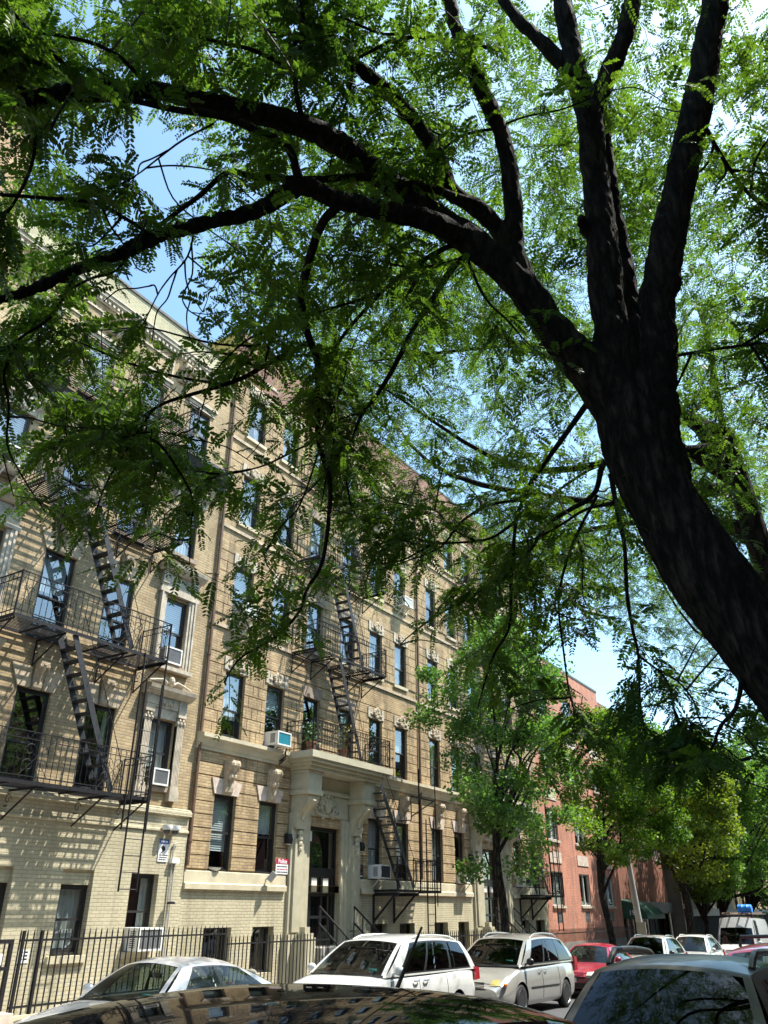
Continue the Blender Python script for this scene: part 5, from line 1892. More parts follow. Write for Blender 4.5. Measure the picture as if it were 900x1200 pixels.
    # cabin
    zs = zb1 - 0.35
    rows = c.get('rows', (c['xrf'] + 0.75, c['xrf'] + 1.65))
    for x in rows:
        for y in (-0.38, 0.38):
            m = MB()
            m.bar((x, y, zs), (x + 0.18, y, zb1 + 0.14), 0.44, 0.14, up=(1, 0, 0))
            m.ball((x + 0.24, y, zb1 + 0.24), 0.05, 0.13, 0.09, 10, 6)
            sub('seat', m, c.get('seat', 'seat_grey'), smooth=40)
    m = MB()
    m.prism([(c['xwb'] + 0.15, zb1 - 0.06), (c['xwb'] + 0.75, zb1 - 0.01), (c['xwb'] + 0.8, zb1 - 0.2), (c['xwb'] + 0.2, zb1 - 0.2)], 'y', -wb * 0.9, wb * 0.9)
    m.tube([(c['xwb'] + 0.85 + 0.05 * math.sin(t), -0.38 + 0.18 * math.cos(t), zb1 - 0.0 + 0.17 * math.sin(t)) for t in np.linspace(0, 2 * math.pi, 17)], 0.015, 6)
    m.box(c['xrf'] + 0.12, c['xrf'] + 0.15, -0.12, 0.12, H - 0.24, H - 0.17)
    sub('dashboard', m, 'seat_grey', smooth=40)
    m = MB()
    p = shield(0.18, 0.13)
    m.box(p[0] + 0.05, p[0] + 0.055, p[1] - 0.1, p[1] + 0.1, p[2] - 0.01, p[2] + 0.05)
    sub('sticker', m, 'sticker_teal')
    if c.get('rails'):
        for s in (-1, 1):
            m = MB()
            x0_, x1_ = c['xrf'] + 0.35, c['xrr'] - 0.15
            pts = []
            for t in np.linspace(0, 1, 14):
                v = (x0_ + (x1_ - x0_) * t - B(1)[0]) / (C(1)[0] - B(1)[0])
                p = roof((1 + s * 0.93) / 2, min(max(v, 0), 1))
                hgt = c.get('rail_h', 0.07) * min(1, 8 * t, 8 * (1 - t))
                pts.append((x0_ + (x1_ - x0_) * t, p[1], p[2] + hgt - 0.005))
            m.tube(pts, c.get('rail_r', 0.022), 8)
            sub('roof_rail', m, c['rails'], smooth=60)
    if c.get('bars'):
        for x in c['bars']:
            m = MB()
            m.tube([(x, -wr * 0.95, H - 0.02), (x, -wr * 0.9, H + 0.11), (x, 0, H + 0.13), (x, wr * 0.9, H + 0.11), (x, wr * 0.95, H - 0.02)], 0.025, 8)
            sub('roof_bar', m, 'trim_black', smooth=60)
    if c.get('antenna'):
        x, y = c['antenna']
        v = (x - B(1)[0]) / (C(1)[0] - B(1)[0])
        u = (y / wr + 1) / 2
        p = roof(u, v)
        m = MB()
        m.lathe([(0.055, 0.0), (0.045, 0.02), (0.025, 0.045), (0.001, 0.05)], (x, y, p[2] - 0.006), 'z', 12)
        m.tube([(x, y, p[2] + 0.03), (x + 0.10, y, p[2] + 0.14), (x + 0.26, y, p[2] + 0.31)], [0.011, 0.009, 0.006], 8)
        sub('antenna', m, 'trim_black', smooth=50)
    return root


def merge(a, **k):
    d = dict(a)
    d.update(k)
    return d


SEDAN = dict(L=4.75, W=1.8, H=1.45, belt=(0.96, 1.0), xwb=1.2, xrf=1.9, xrr=3.3, xrb=4.15, r=0.325, xf=0.92, xr=3.72, wr=0.66, wb=0.95, rdrop=0.12, rarch=0.05,
             top=[(0, 0.55), (0.12, 0.66), (0.5, 0.78), (1.25, 0.92), (2.2, 0.95), (3.6, 0.98), (4.2, 1.0), (4.6, 0.97), (4.75, 0.85)], wins=((0.16, 0.46), (0.49, 0.77), (0.785, 0.88)),
             seams=(1.55, 2.62, 3.6), handles=(2.3, 3.25), paint='paint_silver', seat='seat_grey')
MINIVAN = dict(L=5.1, W=1.97, H=1.77, belt=(1.08, 1.12), xwb=0.95, xrf=1.95, xrr=4.65, xrb=5.02, r=0.34, xf=0.98, xr=4.0, wr=0.74, wb=0.95, rdrop=0.14, fdrop=0.13, rarch=0.07, bulge=0.16,
               top=[(0, 0.62), (0.1, 0.76), (0.5, 0.95), (0.95, 1.04), (2.2, 1.07), (4.5, 1.11), (5.0, 1.1), (5.1, 1.0)], wins=((0.12, 0.36), (0.385, 0.66), (0.685, 0.93)),
               seams=(1.3, 2.35, 3.55), handles=(2.08, 2.48), paint='paint_white', rows=(2.4, 3.3, 4.1), seat='seat_tan', glass2='car_glass_dark')
SUVC = dict(L=4.6, W=1.84, H=1.68, belt=(1.03, 1.08), xwb=1.15, xrf=1.95, xrr=3.95, xrb=4.5, r=0.35, xf=0.92, xr=3.6, wr=0.70, wb=0.95, rdrop=0.11, rarch=0.05, bulge=0.12,
            top=[(0, 0.62), (0.1, 0.8), (0.4, 0.93), (1.15, 1.0), (2.2, 1.03), (3.9, 1.07), (4.45, 1.06), (4.6, 0.95)], wins=((0.13, 0.41), (0.44, 0.71), (0.735, 0.9)),
            seams=(1.45, 2.45, 3.4), handles=(2.15, 3.1), paint='paint_pearl')

GP = 'cars parked along the far kerb'
FY = 10.4
car('parked_sedan', 'silver sedan parked before the picket fence, nearest car on the far kerb', 7.75, FY, merge(SEDAN, glass='car_glass', seat='seat_tan'), GP)
car('parked_minivan', 'white minivan with roof rails parked in front of the portico steps', 13.75, FY, merge(MINIVAN, rails='paint_white', rail_h=0.05, glass2='car_glass_dark', handle_mat='chrome'), GP)
car('parked_minivan', 'champagne minivan with large headlights parked behind the white minivan', 20.15, FY, merge(MINIVAN, L=5.05, paint='paint_champagne', rails='paint_champagne', rail_h=0.08, mirror_mat='trim_black', mould=True, lamp='lamp_yellow', hl=1.35, zl=0.67, xl=0.13,
    top=[(0, 0.55), (0.1, 0.66), (0.5, 0.86), (0.95, 1.0), (2.2, 1.05), (4.5, 1.1), (5.0, 1.08), (5.05, 1.0)], xrb=4.97, xrr=4.5, ztail=(0.85, 1.2), glass='car_glass_dark'), GP)
car('parked_sedan', 'red sedan parked behind the champagne minivan', 27.2, FY, merge(SEDAN, L=4.55, xrb=4.0, paint='paint_red', H=1.46), GP)
car('parked_suv', 'pearl white suv with dark windshield parked behind the red sedan', 33.8, FY, merge(SUVC, rails='chrome', rail_h=0.06, mirror_mat='trim_black', glass='car_glass_dark', glass2='car_glass_dark'), GP)
car('parked_suv', 'bright white suv with roof rails parked just before the white van', 40.9, FY, merge(SUVC, paint='paint_white', rails='paint_white', rail_h=0.05), GP)
# cargo van with a ladder rack
VX, VY = 49.2, 9.8
VAN = dict(L=5.9, W=2.0, H=2.55, belt=(1.25, 1.3), xwb=0.75, xrf=1.45, xrr=5.75, wtop=0.6, xrb=5.85, r=0.36, xf=1.0, xr=4.6, wr=0.82, wb=0.97, rdrop=0.09, rarch=0.02, bulge=0.16,
           top=[(0, 0.7), (0.12, 0.95), (0.45, 1.12), (0.75, 1.22), (2.2, 1.25), (5.5, 1.3), (5.85, 1.28), (5.9, 1.2)], wins=((0.05, 0.2),), seams=(1.5, 2.4), handles=(2.1,), paint='paint_white', glass='car_glass_dark', glass2='car_glass_dark', rows=(2.2,))
vn = car('cargo_van', 'tall white cargo van carrying ladders on its roof rack', VX, VY, VAN)
vz = road_z(VX + 2) + 2.55
rk = MB()
for x in (1.9, 3.4, 5.0):
    rk.bar((VX + x, VY - 0.85, vz + 0.1), (VX + x, VY + 0.85, vz + 0.1), 0.05, 0.05)
    for s in (-0.8, 0.8):
        rk.bar((VX + x, VY + s, vz - 0.03), (VX + x, VY + s, vz + 0.1), 0.05, 0.05, up=(0, 1, 0))
rk.v = [tuple(p) for p in rk.v]
rk.build('roof_rack', 'trim_black', vn)
ld = thing('ladder', 'brown wooden ladders lashed flat on the white van roof', 'ladder', (VX + 3.2, VY, vz + 0.13))
m = MB()
for y in (-0.75, -0.3, 0.2, 0.6):
    m.box(VX + 1.2, VX + 5.4, VY + y - 0.03, VY + y + 0.03, vz + 0.13, vz + 0.21)
m.build('rail', 'ladder_wood', ld)
m = MB()
for k in range(12):
    for a, b in ((-0.72, -0.33), (0.23, 0.57)):
        m.box(VX + 1.4 + 0.34 * k, VX + 1.45 + 0.34 * k, VY + a, VY + b, vz + 0.15, vz + 0.19)
m.build('rung', 'ladder_wood', ld)
tk = thing('storage_drum', 'bright blue plastic drum on the van roof rack', 'drum', (VX + 2.0, VY - 0.55, vz + 0.22))
m = MB().lathe([(0.001, -0.5), (0.22, -0.5), (0.25, -0.46), (0.25, -0.2), (0.262, -0.18), (0.25, -0.16), (0.25, 0.16), (0.262, 0.18), (0.25, 0.2), (0.25, 0.46), (0.22, 0.5), (0.001, 0.5)], (VX + 2.0, VY - 0.5, vz + 0.43), 'y', 20)
m.v = [(p[0], VY - 0.5 + (p[1] - VY + 0.5) * 0.72, vz + 0.2 + (p[2] - vz - 0.2) * 0.85) for p in m.v]
m.build('drum', 'tarp_blue', tk, 40)

GN = 'cars parked along the near kerb'
NY = 2.08
car('parked_suv', 'glossy black suv with a roof antenna, nearest of all, filling the bottom edge', 0.05, NY, merge(SUVC, L=5.1, W=1.9, H=1.70, xwb=0.85, xrf=1.7, xrr=4.1, xrb=4.95, xf=0.95, xr=4.05, belt=(1.1, 1.14), paint='paint_black', antenna=(3.75, 0.3), wr=0.72, rarch=0.09, rdrop=0.2, rbulge=0.12, rows=(2.4, 3.3),
    top=[(0, 0.66), (0.1, 0.85), (0.4, 0.98), (0.8, 1.06), (2.2, 1.09), (4.3, 1.11), (4.95, 1.08), (5.1, 0.95)], glass='car_glass_dark', glass2='car_glass_dark'), GN)
car('parked_suv', 'taupe suv with raised roof rails and tree reflections on its windshield', 5.62, NY, merge(SUVC, paint='paint_taupe', rails='paint_taupe', rail_h=0.1, rail_r=0.03, wr=0.69, H=1.7, glass='car_glass_dark', glass2='car_glass_dark'), GN)
car('parked_suv', 'wine red suv with black roof bars beyond the taupe suv', 11.2, NY, merge(SUVC, paint='paint_wine', H=1.74, bars=(2.7, 3.6), glass='car_glass'), GN)
# ------------------------------------------------------------------ trees
def catmull(pts, n=6):
    pts = np.array(pts, float)
    P = np.vstack([2 * pts[0] - pts[1], pts, 2 * pts[-1] - pts[-2]])
    out = []
    for i in range(1, len(P) - 2):
        p0, p1, p2, p3 = P[i - 1], P[i], P[i + 1], P[i + 2]
        for k in range(n):
            t = k / n
            out.append(0.5 * ((2 * p1) + (-p0 + p2) * t + (2 * p0 - 5 * p1 + 4 * p2 - p3) * t * t + (-p0 + 3 * p1 - 3 * p2 + p3) * t ** 3))
    out.append(P[-2])
    return np.array(out)


def limb(mb, pts, r0, r1, seg=10, n=7, gnarl=0.05):
    """pts: 3-D points; radius tapers r0 -> r1, slightly lumpy"""
    q = catmull(pts, n)
    t = np.linspace(0, 1, len(q))
    r = r0 + (r1 - r0) * t
    r = r * (1 + gnarl * np.sin(t * 23 + r0 * 90) + gnarl * 0.6 * np.sin(t * 61 + r0 * 31))
    q = q + rng.normal(0, 1, q.shape) * (r * 0.05)[:, None]
    mb.tube(q, r, seg)
    return q


def frame_of(d):
    d = d / (np.linalg.norm(d, axis=-1, keepdims=True) + 1e-9)
    ref = np.where(np.abs(d[..., 2:3]) < 0.95, np.array([0, 0, 1.0]), np.array([1.0, 0, 0]))
    s = np.cross(d, ref)
    s /= np.linalg.norm(s, axis=-1, keepdims=True) + 1e-9
    return d, s, np.cross(s, d)


def poly_mesh(name, verts, nper, mat, tint):
    """one mesh of separate n-gons, each with a tint"""
    verts = np.asarray(verts, np.float32).reshape(-1, 3)
    nv = len(verts)
    nf = nv // nper
    me = bpy.data.meshes.new(name)
    me.vertices.add(nv)
    me.vertices.foreach_set('co', verts.ravel())
    me.loops.add(nv)
    me.loops.foreach_set('vertex_index', np.arange(nv, dtype=np.int32))
    me.polygons.add(nf)
    me.polygons.foreach_set('loop_start', np.arange(0, nv, nper, dtype=np.int32))
    try:
        me.polygons.foreach_set('loop_total', np.full(nf, nper, dtype=np.int32))
    except Exception:
        pass
    at = me.attributes.new('tint', 'FLOAT', 'FACE')
    at.data.foreach_set('value', np.asarray(tint, np.float32))
    me.materials.append(MATS[mat])
    me.update(calc_edges=True)
    return me


def fronds(base, direc, length, pairs=10, leaf=(0.037, 0.0145), droop=0.35, tint=None, ngon=6):
    """pinnate leaves: arrays of frond bases, directions and lengths -> leaflet polygons (N*2*pairs, ngon, 3)"""
    N = len(base)
    d, s, u = frame_of(direc)
    # roll each frond about its rachis a little
    a = rng.normal(0, 0.5, (N, 1))
    s, u = s * np.cos(a) + u * np.sin(a), u * np.cos(a) - s * np.sin(a)
    t = np.linspace(0.12, 1.0, pairs)[None, :, None]
    L = length[:, None, None]
    dn = np.array([0, 0, -1.0])
    ctr = base[:, None, :] + d[:, None, :] * L * t + dn * L * droop * t ** 2
    tang = d[:, None, :] + dn * 2 * droop * t
    tang = tang / np.linalg.norm(tang, axis=-1, keepdims=True)
    size = (0.6 + 0.4 * np.sin(np.pi * (0.15 + 0.75 * t)))
    out = []
    for sg in (-1, 1):
        ax = sg * s[:, None, :] * 0.88 + tang * 0.45 + rng.normal(0, 0.13, ctr.shape) + dn * 0.18
        ax = ax / np.linalg.norm(ax, axis=-1, keepdims=True)
        nrm = u[:, None, :] + rng.normal(0, 0.25, ctr.shape)
        wd = np.cross(nrm, ax)
        wd /= np.linalg.norm(wd, axis=-1, keepdims=True) + 1e-9
        ll = leaf[0] * size * L / 0.15 * rng.uniform(0.8, 1.15, (N, pairs, 1))
        ww = leaf[1] * size * L / 0.15
        if ngon == 6:
            pts = [ctr, ctr + ax * ll * 0.28 + wd * ww * 0.5, ctr + ax * ll * 0.72 + wd * ww * 0.46, ctr + ax * ll, ctr + ax * ll * 0.72 - wd * ww * 0.46, ctr + ax * ll * 0.28 - wd * ww * 0.5]
        else:
            pts = [ctr, ctr + ax * ll * 0.5 + wd * ww * 0.58, ctr + ax * ll, ctr + ax * ll * 0.5 - wd * ww * 0.58]
        out.append(np.stack(pts, axis=2))
    v = np.concatenate(out, axis=1).reshape(N, -1, 3)
    return v, np.repeat(tint, pairs * 2)


# where leaves stand thick and where they stand thin, seen from the pavement (50-pixel cells of the survey photo)
MASK = """
999999877887677887
888887765787787888
787888777867788888
574005888888888888
575006788888788888
675136788888778888
752004889888878888
552003899999887888
446552677766887788
547774455557878788
247763553356876678
147654454456764465
045643565568976457
011223465368976547
000113354146755546
000013231145746555
000001000012436666
000000000000336664
000000000000233433
000000000000000000
000000000000000000
000000000000000000
000000000000000000
000000000000000000
"""
MASK = np.array([[int(ch) for ch in ln] for ln in MASK.split()], float)


def project(p):
    v = p - CAMP
    z = v @ FW
    return 450 + FPX * (v @ RT) / z, 600 - FPX * (v @ UV_) / z, z


tA = thing('locust_tree', 'dark leaning honey locust whose trunk and limbs cross the right of the picture', 'tree', (4.45, 0.28, road_z(4.45) + 0.14))
trunk = MB()
base_pts = [(4.62, 0.12, road_z(4.6) + 0.05), tuple(pix(1035, 985, 4.6)), tuple(pix(970, 850, 4.5))]
tp = [pix(904, 766, 4.45), pix(842, 692, 4.5), pix(788, 610, 4.65), pix(752, 540, 4.8), pix(737, 480, 4.95), pix(738, 440, 5.05)]
q = catmull(base_pts + [tuple(p) for p in tp], 10)
rr = np.interp(np.linspace(0, 1, len(q)), [0, 0.12, 0.45, 0.72, 0.88, 1.0], [0.30, 0.235, 0.205, 0.188, 0.19, 0.10])
rr = rr * (1 + 0.03 * np.sin(np.linspace(0, 26, len(q))))
trunk.tube(q, rr, 22)


def PL(lst):
    return [pix(*p) for p in lst]


# main limbs: (survey pixel x, y, metres from the lens), radius at both ends
LIMBS = [
    ([(790, 590, 4.7), (745, 515, 4.88), (693, 440, 5.0), (648, 385, 5.1), (612, 335, 5.2), (562, 290, 5.3), (502, 250, 5.4), (442, 203, 5.4), (390, 165, 5.3), (330, 140, 5.15), (255, 122, 5.0), (180, 107, 4.85), (100, 102, 4.7), (40, 115, 4.55), (-30, 125, 4.4)], 0.165, 0.028),
    ([(632, 365, 5.15), (606, 300, 5.3), (600, 230, 5.5), (590, 165, 5.75), (560, 95, 6.0), (532, 25, 6.3), (520, -40, 6.6)], 0.085, 0.05),
    ([(606, 330, 5.2), (592, 280, 5.45), (560, 245, 5.5), (527, 222, 5.6), (516, 190, 5.7), (487, 143, 5.8), (443, 97, 5.9), (400, 65, 5.9), (375, 40, 5.9), (320, -5, 6.0), (280, -40, 6.0)], 0.085, 0.035),
    ([(545, 280, 5.3), (500, 257, 5.2), (450, 247, 5.1), (393, 233, 5.0), (353, 218, 4.95), (300, 247, 4.9), (233, 263, 4.8), (180, 278, 4.7), (143, 296, 4.6), (97, 313, 4.5), (50, 333, 4.4), (0, 350, 4.3), (-40, 356, 4.2)], 0.085, 0.02),
    ([(785, 600, 4.7), (748, 510, 4.9), (722, 430, 5.0), (712, 350, 5.2), (705, 275, 5.45), (697, 200, 5.75), (690, 140, 6.0), (678, 90, 6.2), (664, 30, 6.5), (655, -40, 6.9)], 0.155, 0.07),
    ([(690, 130, 6.05), (664, 82, 6.2), (630, 45, 6.4), (600, 15, 6.6), (575, -30, 6.9)], 0.075, 0.045),
    ([(692, 140, 6.0), (712, 90, 6.3), (730, 45, 6.5), (742, 0, 6.8), (748, -40, 7.1)], 0.085, 0.07),
    ([(775, 560, 4.85), (757, 500, 5.0), (752, 430, 5.15), (742, 360, 5.4), (728, 290, 5.7), (715, 210, 6.0), (705, 130, 6.4)], 0.09, 0.05),
    ([(795, 600, 4.72), (772, 510, 4.9), (771, 440, 5.0), (772, 360, 5.2), (780, 290, 5.4), (797, 215, 5.7), (814, 140, 6.0), (826, 70, 6.35), (840, -10, 6.8), (848, -60, 7.1)], 0.15, 0.10),
    ([(690, 275, 5.45), (683, 262, 5.4), (680, 255, 5.36)], 0.05, 0.03),
]
for pts, r0, r1 in LIMBS:
    limb(trunk, PL(pts), r0 * 0.8, r1 * 0.85, 14 if r0 > 0.08 else 10, gnarl=0.035)
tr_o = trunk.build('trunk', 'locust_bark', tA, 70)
rm = tr_o.modifiers.new('fuse', 'REMESH')                     # fuse limbs and trunk into one skin
rm.mode = 'VOXEL'
rm.voxel_size = 0.013
sm = tr_o.modifiers.new('ease', 'SMOOTH')
sm.factor = 0.5
sm.iterations = 5
dg = bpy.context.evaluated_depsgraph_get()
fused = bpy.data.meshes.new_from_object(tr_o.evaluated_get(dg))
tr_o.modifiers.clear()
tr_o.data = fused
fused.name = 'trunk'
from mathutils import noise as mnoise                          # furrowed bark: long ridges along the wood
nvx = len(fused.vertices)
cs_, ns_ = np.empty(nvx * 3), np.empty(nvx * 3)
fused.vertices.foreach_get('co', cs_)
fused.vertex_normals.foreach_get('vector', ns_)
cs_, ns_ = cs_.reshape(-1, 3), ns_.reshape(-1, 3)
axs = Vector((-0.28, 0.30, 0.91)).normalized()
ax1 = axs.cross(Vector((0, 1, 0))).normalized()
ax2 = axs.cross(ax1)
Q_ = np.array([list(ax1), list(ax2), list(axs)]).T
pr_ = (cs_ @ Q_) * np.array([19.0, 19.0, 3.0])
dsp = np.empty(nvx)
for i in range(nvx):
    p_ = Vector(pr_[i])
    dsp[i] = 0.55 - abs(mnoise.noise(p_)) * 1.6 - 0.6 * abs(mnoise.noise(p_ * 2.3)) + 0.4 * mnoise.noise(p_ * 0.25)
fused.vertices.foreach_set('co', (cs_ + ns_ * (dsp * np.interp(cs_[:, 2] + ORG[tA.name][2], [4.6, 6.0], [0.022, 0.009]))[:, None]).ravel())
fused.update()
fused.shade_smooth()

BR = [
    ([(353, 218, 4.95), (337, 173, 4.95), (300, 153, 4.9), (260, 137, 4.85), (200, 128, 4.8), (150, 118, 4.75), (47, 113, 4.6), (0, 80, 4.5)], 0.032, 0.012),
    ([(560, 240, 5.45), (500, 220, 5.4), (433, 208, 5.3), (367, 210, 5.2), (300, 207, 5.1), (267, 202, 5.0), (233, 230, 4.95), (187, 264, 4.9), (160, 290, 4.8)], 0.034, 0.012),
    ([(397, 240, 5.0), (375, 267, 5.05), (358, 320, 5.1), (353, 357, 5.1), (363, 398, 5.1), (372, 425, 5.1), (372, 484, 5.15), (374, 520, 5.15), (386, 560, 5.2), (386, 603, 5.2), (377, 661, 5.2), (360, 690, 5.2), (351, 716, 5.2), (325, 745, 5.15), (282, 771, 5.1), (262, 800, 5.05)], 0.036, 0.006),
    ([(364, 400, 5.1), (325, 420, 5.1), (288, 441, 5.05), (262, 451, 5.0), (225, 462, 4.95), (185, 476, 4.9), (166, 500, 4.85), (128, 560, 4.8), (112, 600, 4.75)], 0.026, 0.006),
    ([(185, 476, 4.9), (150, 498, 4.85), (110, 510, 4.8), (70, 515, 4.7)], 0.012, 0.004),
    ([(262, 451, 5.0), (200, 440, 4.9), (150, 425, 4.8), (90, 400, 4.7), (50, 380, 4.6)], 0.014, 0.005),
    ([(562, 287, 5.34), (542, 284, 5.32), (515, 294, 5.3), (473, 320, 5.3), (443, 347, 5.3), (403, 392, 5.3), (389, 421, 5.3), (386, 455, 5.3), (384, 490, 5.3)], 0.028, 0.008),
    ([(443, 345, 5.3), (363, 369, 5.2), (328, 381, 5.15), (296, 412, 5.1), (273, 444, 5.05)], 0.014, 0.006),
    ([(585, 308, 5.28), (562, 298, 5.3), (536, 308, 5.3), (507, 350, 5.3), (482, 390, 5.3), (461, 432, 5.3), (441, 464, 5.3), (426, 483, 5.3), (415, 508, 5.3), (405, 545, 5.3), (412, 600, 5.3)], 0.03, 0.008),
    ([(426, 483, 5.3), (392, 494, 5.3), (374, 513, 5.25), (340, 531, 5.2), (302, 548, 5.15), (256, 558, 5.05), (220, 590, 5.0)], 0.014, 0.005),
    ([(690, 470, 5.0), (655, 520, 5.1), (624, 563, 5.2), (611, 591, 5.2), (604, 616, 5.2), (599, 684, 5.2), (597, 734, 5.15), (580, 765, 5.1), (569, 796, 5.05), (560, 830, 5.0)], 0.026, 0.006),
    ([(606, 610, 5.2), (574, 631, 5.2), (534, 636, 5.2), (503, 635, 5.15), (470, 628, 5.1), (440, 640, 5.05)], 0.014, 0.005),
    ([(706, 545, 4.9), (695, 580, 5.0), (663, 600, 5.1), (640, 618, 5.2), (610, 660, 5.3), (570, 690, 5.3), (530, 690, 5.3)], 0.026, 0.007),
    ([(716, 555, 4.8), (719, 575, 4.8), (726, 612, 4.8), (732, 641, 4.8), (735, 699, 4.8), (742, 740, 4.8), (748, 768, 4.8), (750, 820, 4.8), (756, 862, 4.75)], 0.024, 0.006),
    ([(748, 768, 4.8), (780, 795, 4.75), (790, 830, 4.7), (800, 860, 4.7)], 0.01, 0.004),
    ([(870, 795, 4.35), (862, 830, 4.4), (845, 850, 4.45), (832, 880, 4.5), (810, 900, 4.5)], 0.018, 0.006),
    ([(700, 580, 4.95), (670, 640, 5.0), (655, 700, 5.0), (660, 760, 5.0), (672, 830, 4.95), (700, 880, 4.9)], 0.014, 0.005),
    ([(100, 102, 4.7), (60, 60, 4.6), (20, 20, 4.6), (-10, -20, 4.6)], 0.02, 0.01),
    ([(180, 107, 4.85), (130, 60, 4.8), (60, 40, 4.7), (0, 45, 4.6)], 0.018, 0.008),
    ([(365, 155, 5.2), (352, 130, 5.2), (345, 80, 5.3), (356, 40, 5.4), (350, -20, 5.5)], 0.024, 0.015),
    ([(345, 85, 5.3), (300, 60, 5.2), (240, 45, 5.1), (180, 20, 5.0)], 0.02, 0.01),
    ([(590, 60, 6.0), (540, 50, 5.9), (470, 45, 5.8), (400, 75, 5.7), (330, 70, 5.5)], 0.02, 0.01),
    ([(550, 75, 6.0), (500, 38, 6.0), (450, 40, 5.9), (400, 20, 5.8)], 0.018, 0.01),
    ([(585, 150, 5.8), (540, 160, 5.8), (500, 195, 5.7), (470, 240, 5.6)], 0.014, 0.008),
    ([(40, 115, 4.55), (42, 160, 4.5), (35, 200, 4.45), (15, 240, 4.4), (0, 260, 4.35)], 0.016, 0.007),
    ([(0, 228, 4.4), (50, 232, 4.45), (110, 238, 4.5), (150, 258, 4.6), (180, 278, 4.7)], 0.012, 0.014),
    ([(90, 320, 4.5), (60, 370, 4.45), (25, 395, 4.4), (-10, 420, 4.35)], 0.014, 0.006),
    ([(816, 130, 6.0), (850, 190, 6.1), (880, 230, 6.2), (910, 250, 6.3)], 0.02, 0.012),
    ([(775, 420, 5.1), (820, 412, 5.3), (870, 405, 5.5), (920, 402, 5.6)], 0.016, 0.01),
    ([(229, 263, 4.8), (220, 300, 4.8), (199, 325, 4.8), (185, 345, 4.75), (168, 380, 4.7)], 0.009, 0.004),
    ([(250, 145, 4.85), (213, 165, 4.85), (180, 190, 4.8), (160, 205, 4.8), (130, 222, 4.75)], 0.009, 0.004),
]
SPINES = []
for i, (pts, r0, r1) in enumerate(BR):
    mb = MB()
    q = limb(mb, PL(pts), r0 * (0.72 if r0 < 0.03 else 0.85), r1 * 0.8, 7, 5, 0.04)
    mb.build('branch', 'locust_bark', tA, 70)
    SPINES.append((q, r0))
for k in range(64):                                            # crooked side branches
    q, r0 = SPINES[int(rng.integers(len(BR)))]
    i = int(rng.uniform(0.12, 0.85) * (len(q) - 1))
    tn = q[min(i + 1, len(q) - 1)] - q[i]
    tn /= np.linalg.norm(tn) + 1e-9
    d_ = tn * rng.uniform(0.4, 1.0) + rng.normal(0, 0.7, 3)
    d_ /= np.linalg.norm(d_)
    L_ = rng.uniform(0.45, 1.15)
    pts_ = [q[i]]
    for j in range(5):
        d_ = d_ + rng.normal(0, 0.28, 3) + np.array([0, 0, -0.05])
        d_ /= np.linalg.norm(d_)
        pts_.append(pts_[-1] + d_ * L_ / 5)
    mb = MB()
    q2 = limb(mb, pts_, min(0.011, r0 * 0.6), 0.003, 6, 4, 0.05)
    mb.build('branch', 'locust_bark', tA, 70)
    SPINES.append((q2, 0.01))
for pts, r0, r1 in LIMBS[:4]:
    q = catmull(PL(pts), 5)
    SPINES.append((q[len(q) // 2:], 0.05))


def sprays(starts, dirs, lengths):
    """leafy twigs: returns twig polylines and frond arrays"""
    N = len(starts)
    d, s, u = frame_of(dirs)
    ks = 5
    P = [starts]
    cur = d.copy()
    for k in range(ks):
        cur = cur + rng.normal(0, 0.16, cur.shape) + np.array([0, 0, -0.09])
        cur /= np.linalg.norm(cur, axis=1, keepdims=True)
        P.append(P[-1] + cur * (lengths / ks)[:, None])
    return np.stack(P, 1)


def twigs_mesh(P, r=0.0035):
    """thin triangular stems for all twig polylines at once"""
    N, k, _ = P.shape
    t = np.gradient(P, axis=1)
    _, s, u = frame_of(t)
    rad = np.linspace(r, r * 0.4, k)[None, :, None]
    ring = np.stack([P + rad * (math.cos(a) * s + math.sin(a) * u) for a in (0, 2.09, 4.19)], 2)   # N,k,3,3
    quads = []
    for j in range(3):
        j2 = (j + 1) % 3
        quads.append(np.stack([ring[:, :-1, j], ring[:, :-1, j2], ring[:, 1:, j2], ring[:, 1:, j]], 2))
    return np.concatenate(quads, 1).reshape(-1, 3)


def dress(P, per, flen, tintbase):
    """fronds set alternately along each twig"""
    N, k, _ = P.shape
    B, Dr, Ln, T = [], [], [], []
    t = np.gradient(P, axis=1)
    for j in range(per):
        f = (j + 0.6) / per
        x = f * (k - 1)
        i0 = np.minimum(int(x), k - 2)
        w = x - i0
        b = P[:, i0] * (1 - w) + P[:, i0 + 1] * w
        tn, s, u = frame_of(t[:, i0])
        a = rng.normal(0, 0.5, (N, 1))
        sd = s * np.cos(a) + u * np.sin(a)
        sg = 1 if j % 2 else -1
        dr = tn * rng.uniform(0.3, 0.8, (N, 1)) + sg * sd * 0.9 + np.array([0, 0, -0.15]) + rng.normal(0, 0.15, (N, 3))
        B.append(b)
        Dr.append(dr)
        Ln.append(flen * rng.uniform(0.6, 1.4, N) * (1 - 0.25 * f))
        T.append(np.clip(tintbase + rng.normal(0, 0.13, N), 0, 1))
    return np.concatenate(B), np.concatenate(Dr), np.concatenate(Ln), np.concatenate(T)


st, di, ln_ = [], [], []
for q, r0 in SPINES[:len(BR)]:                               # every branch ends in leaves
    for k in range(9):
        f = rng.uniform(0.72, 1.0)
        i = min(int(f * (len(q) - 1)), len(q) - 2)
        tn = (q[i + 1] - q[i]) / (np.linalg.norm(q[i + 1] - q[i]) + 1e-9)
        st.append(q[i])
        di.append(tn * rng.uniform(0.5, 1.2) + rng.normal(0, 0.6, 3))
        ln_.append(rng.uniform(0.18, 0.38))
n_force = len(st)
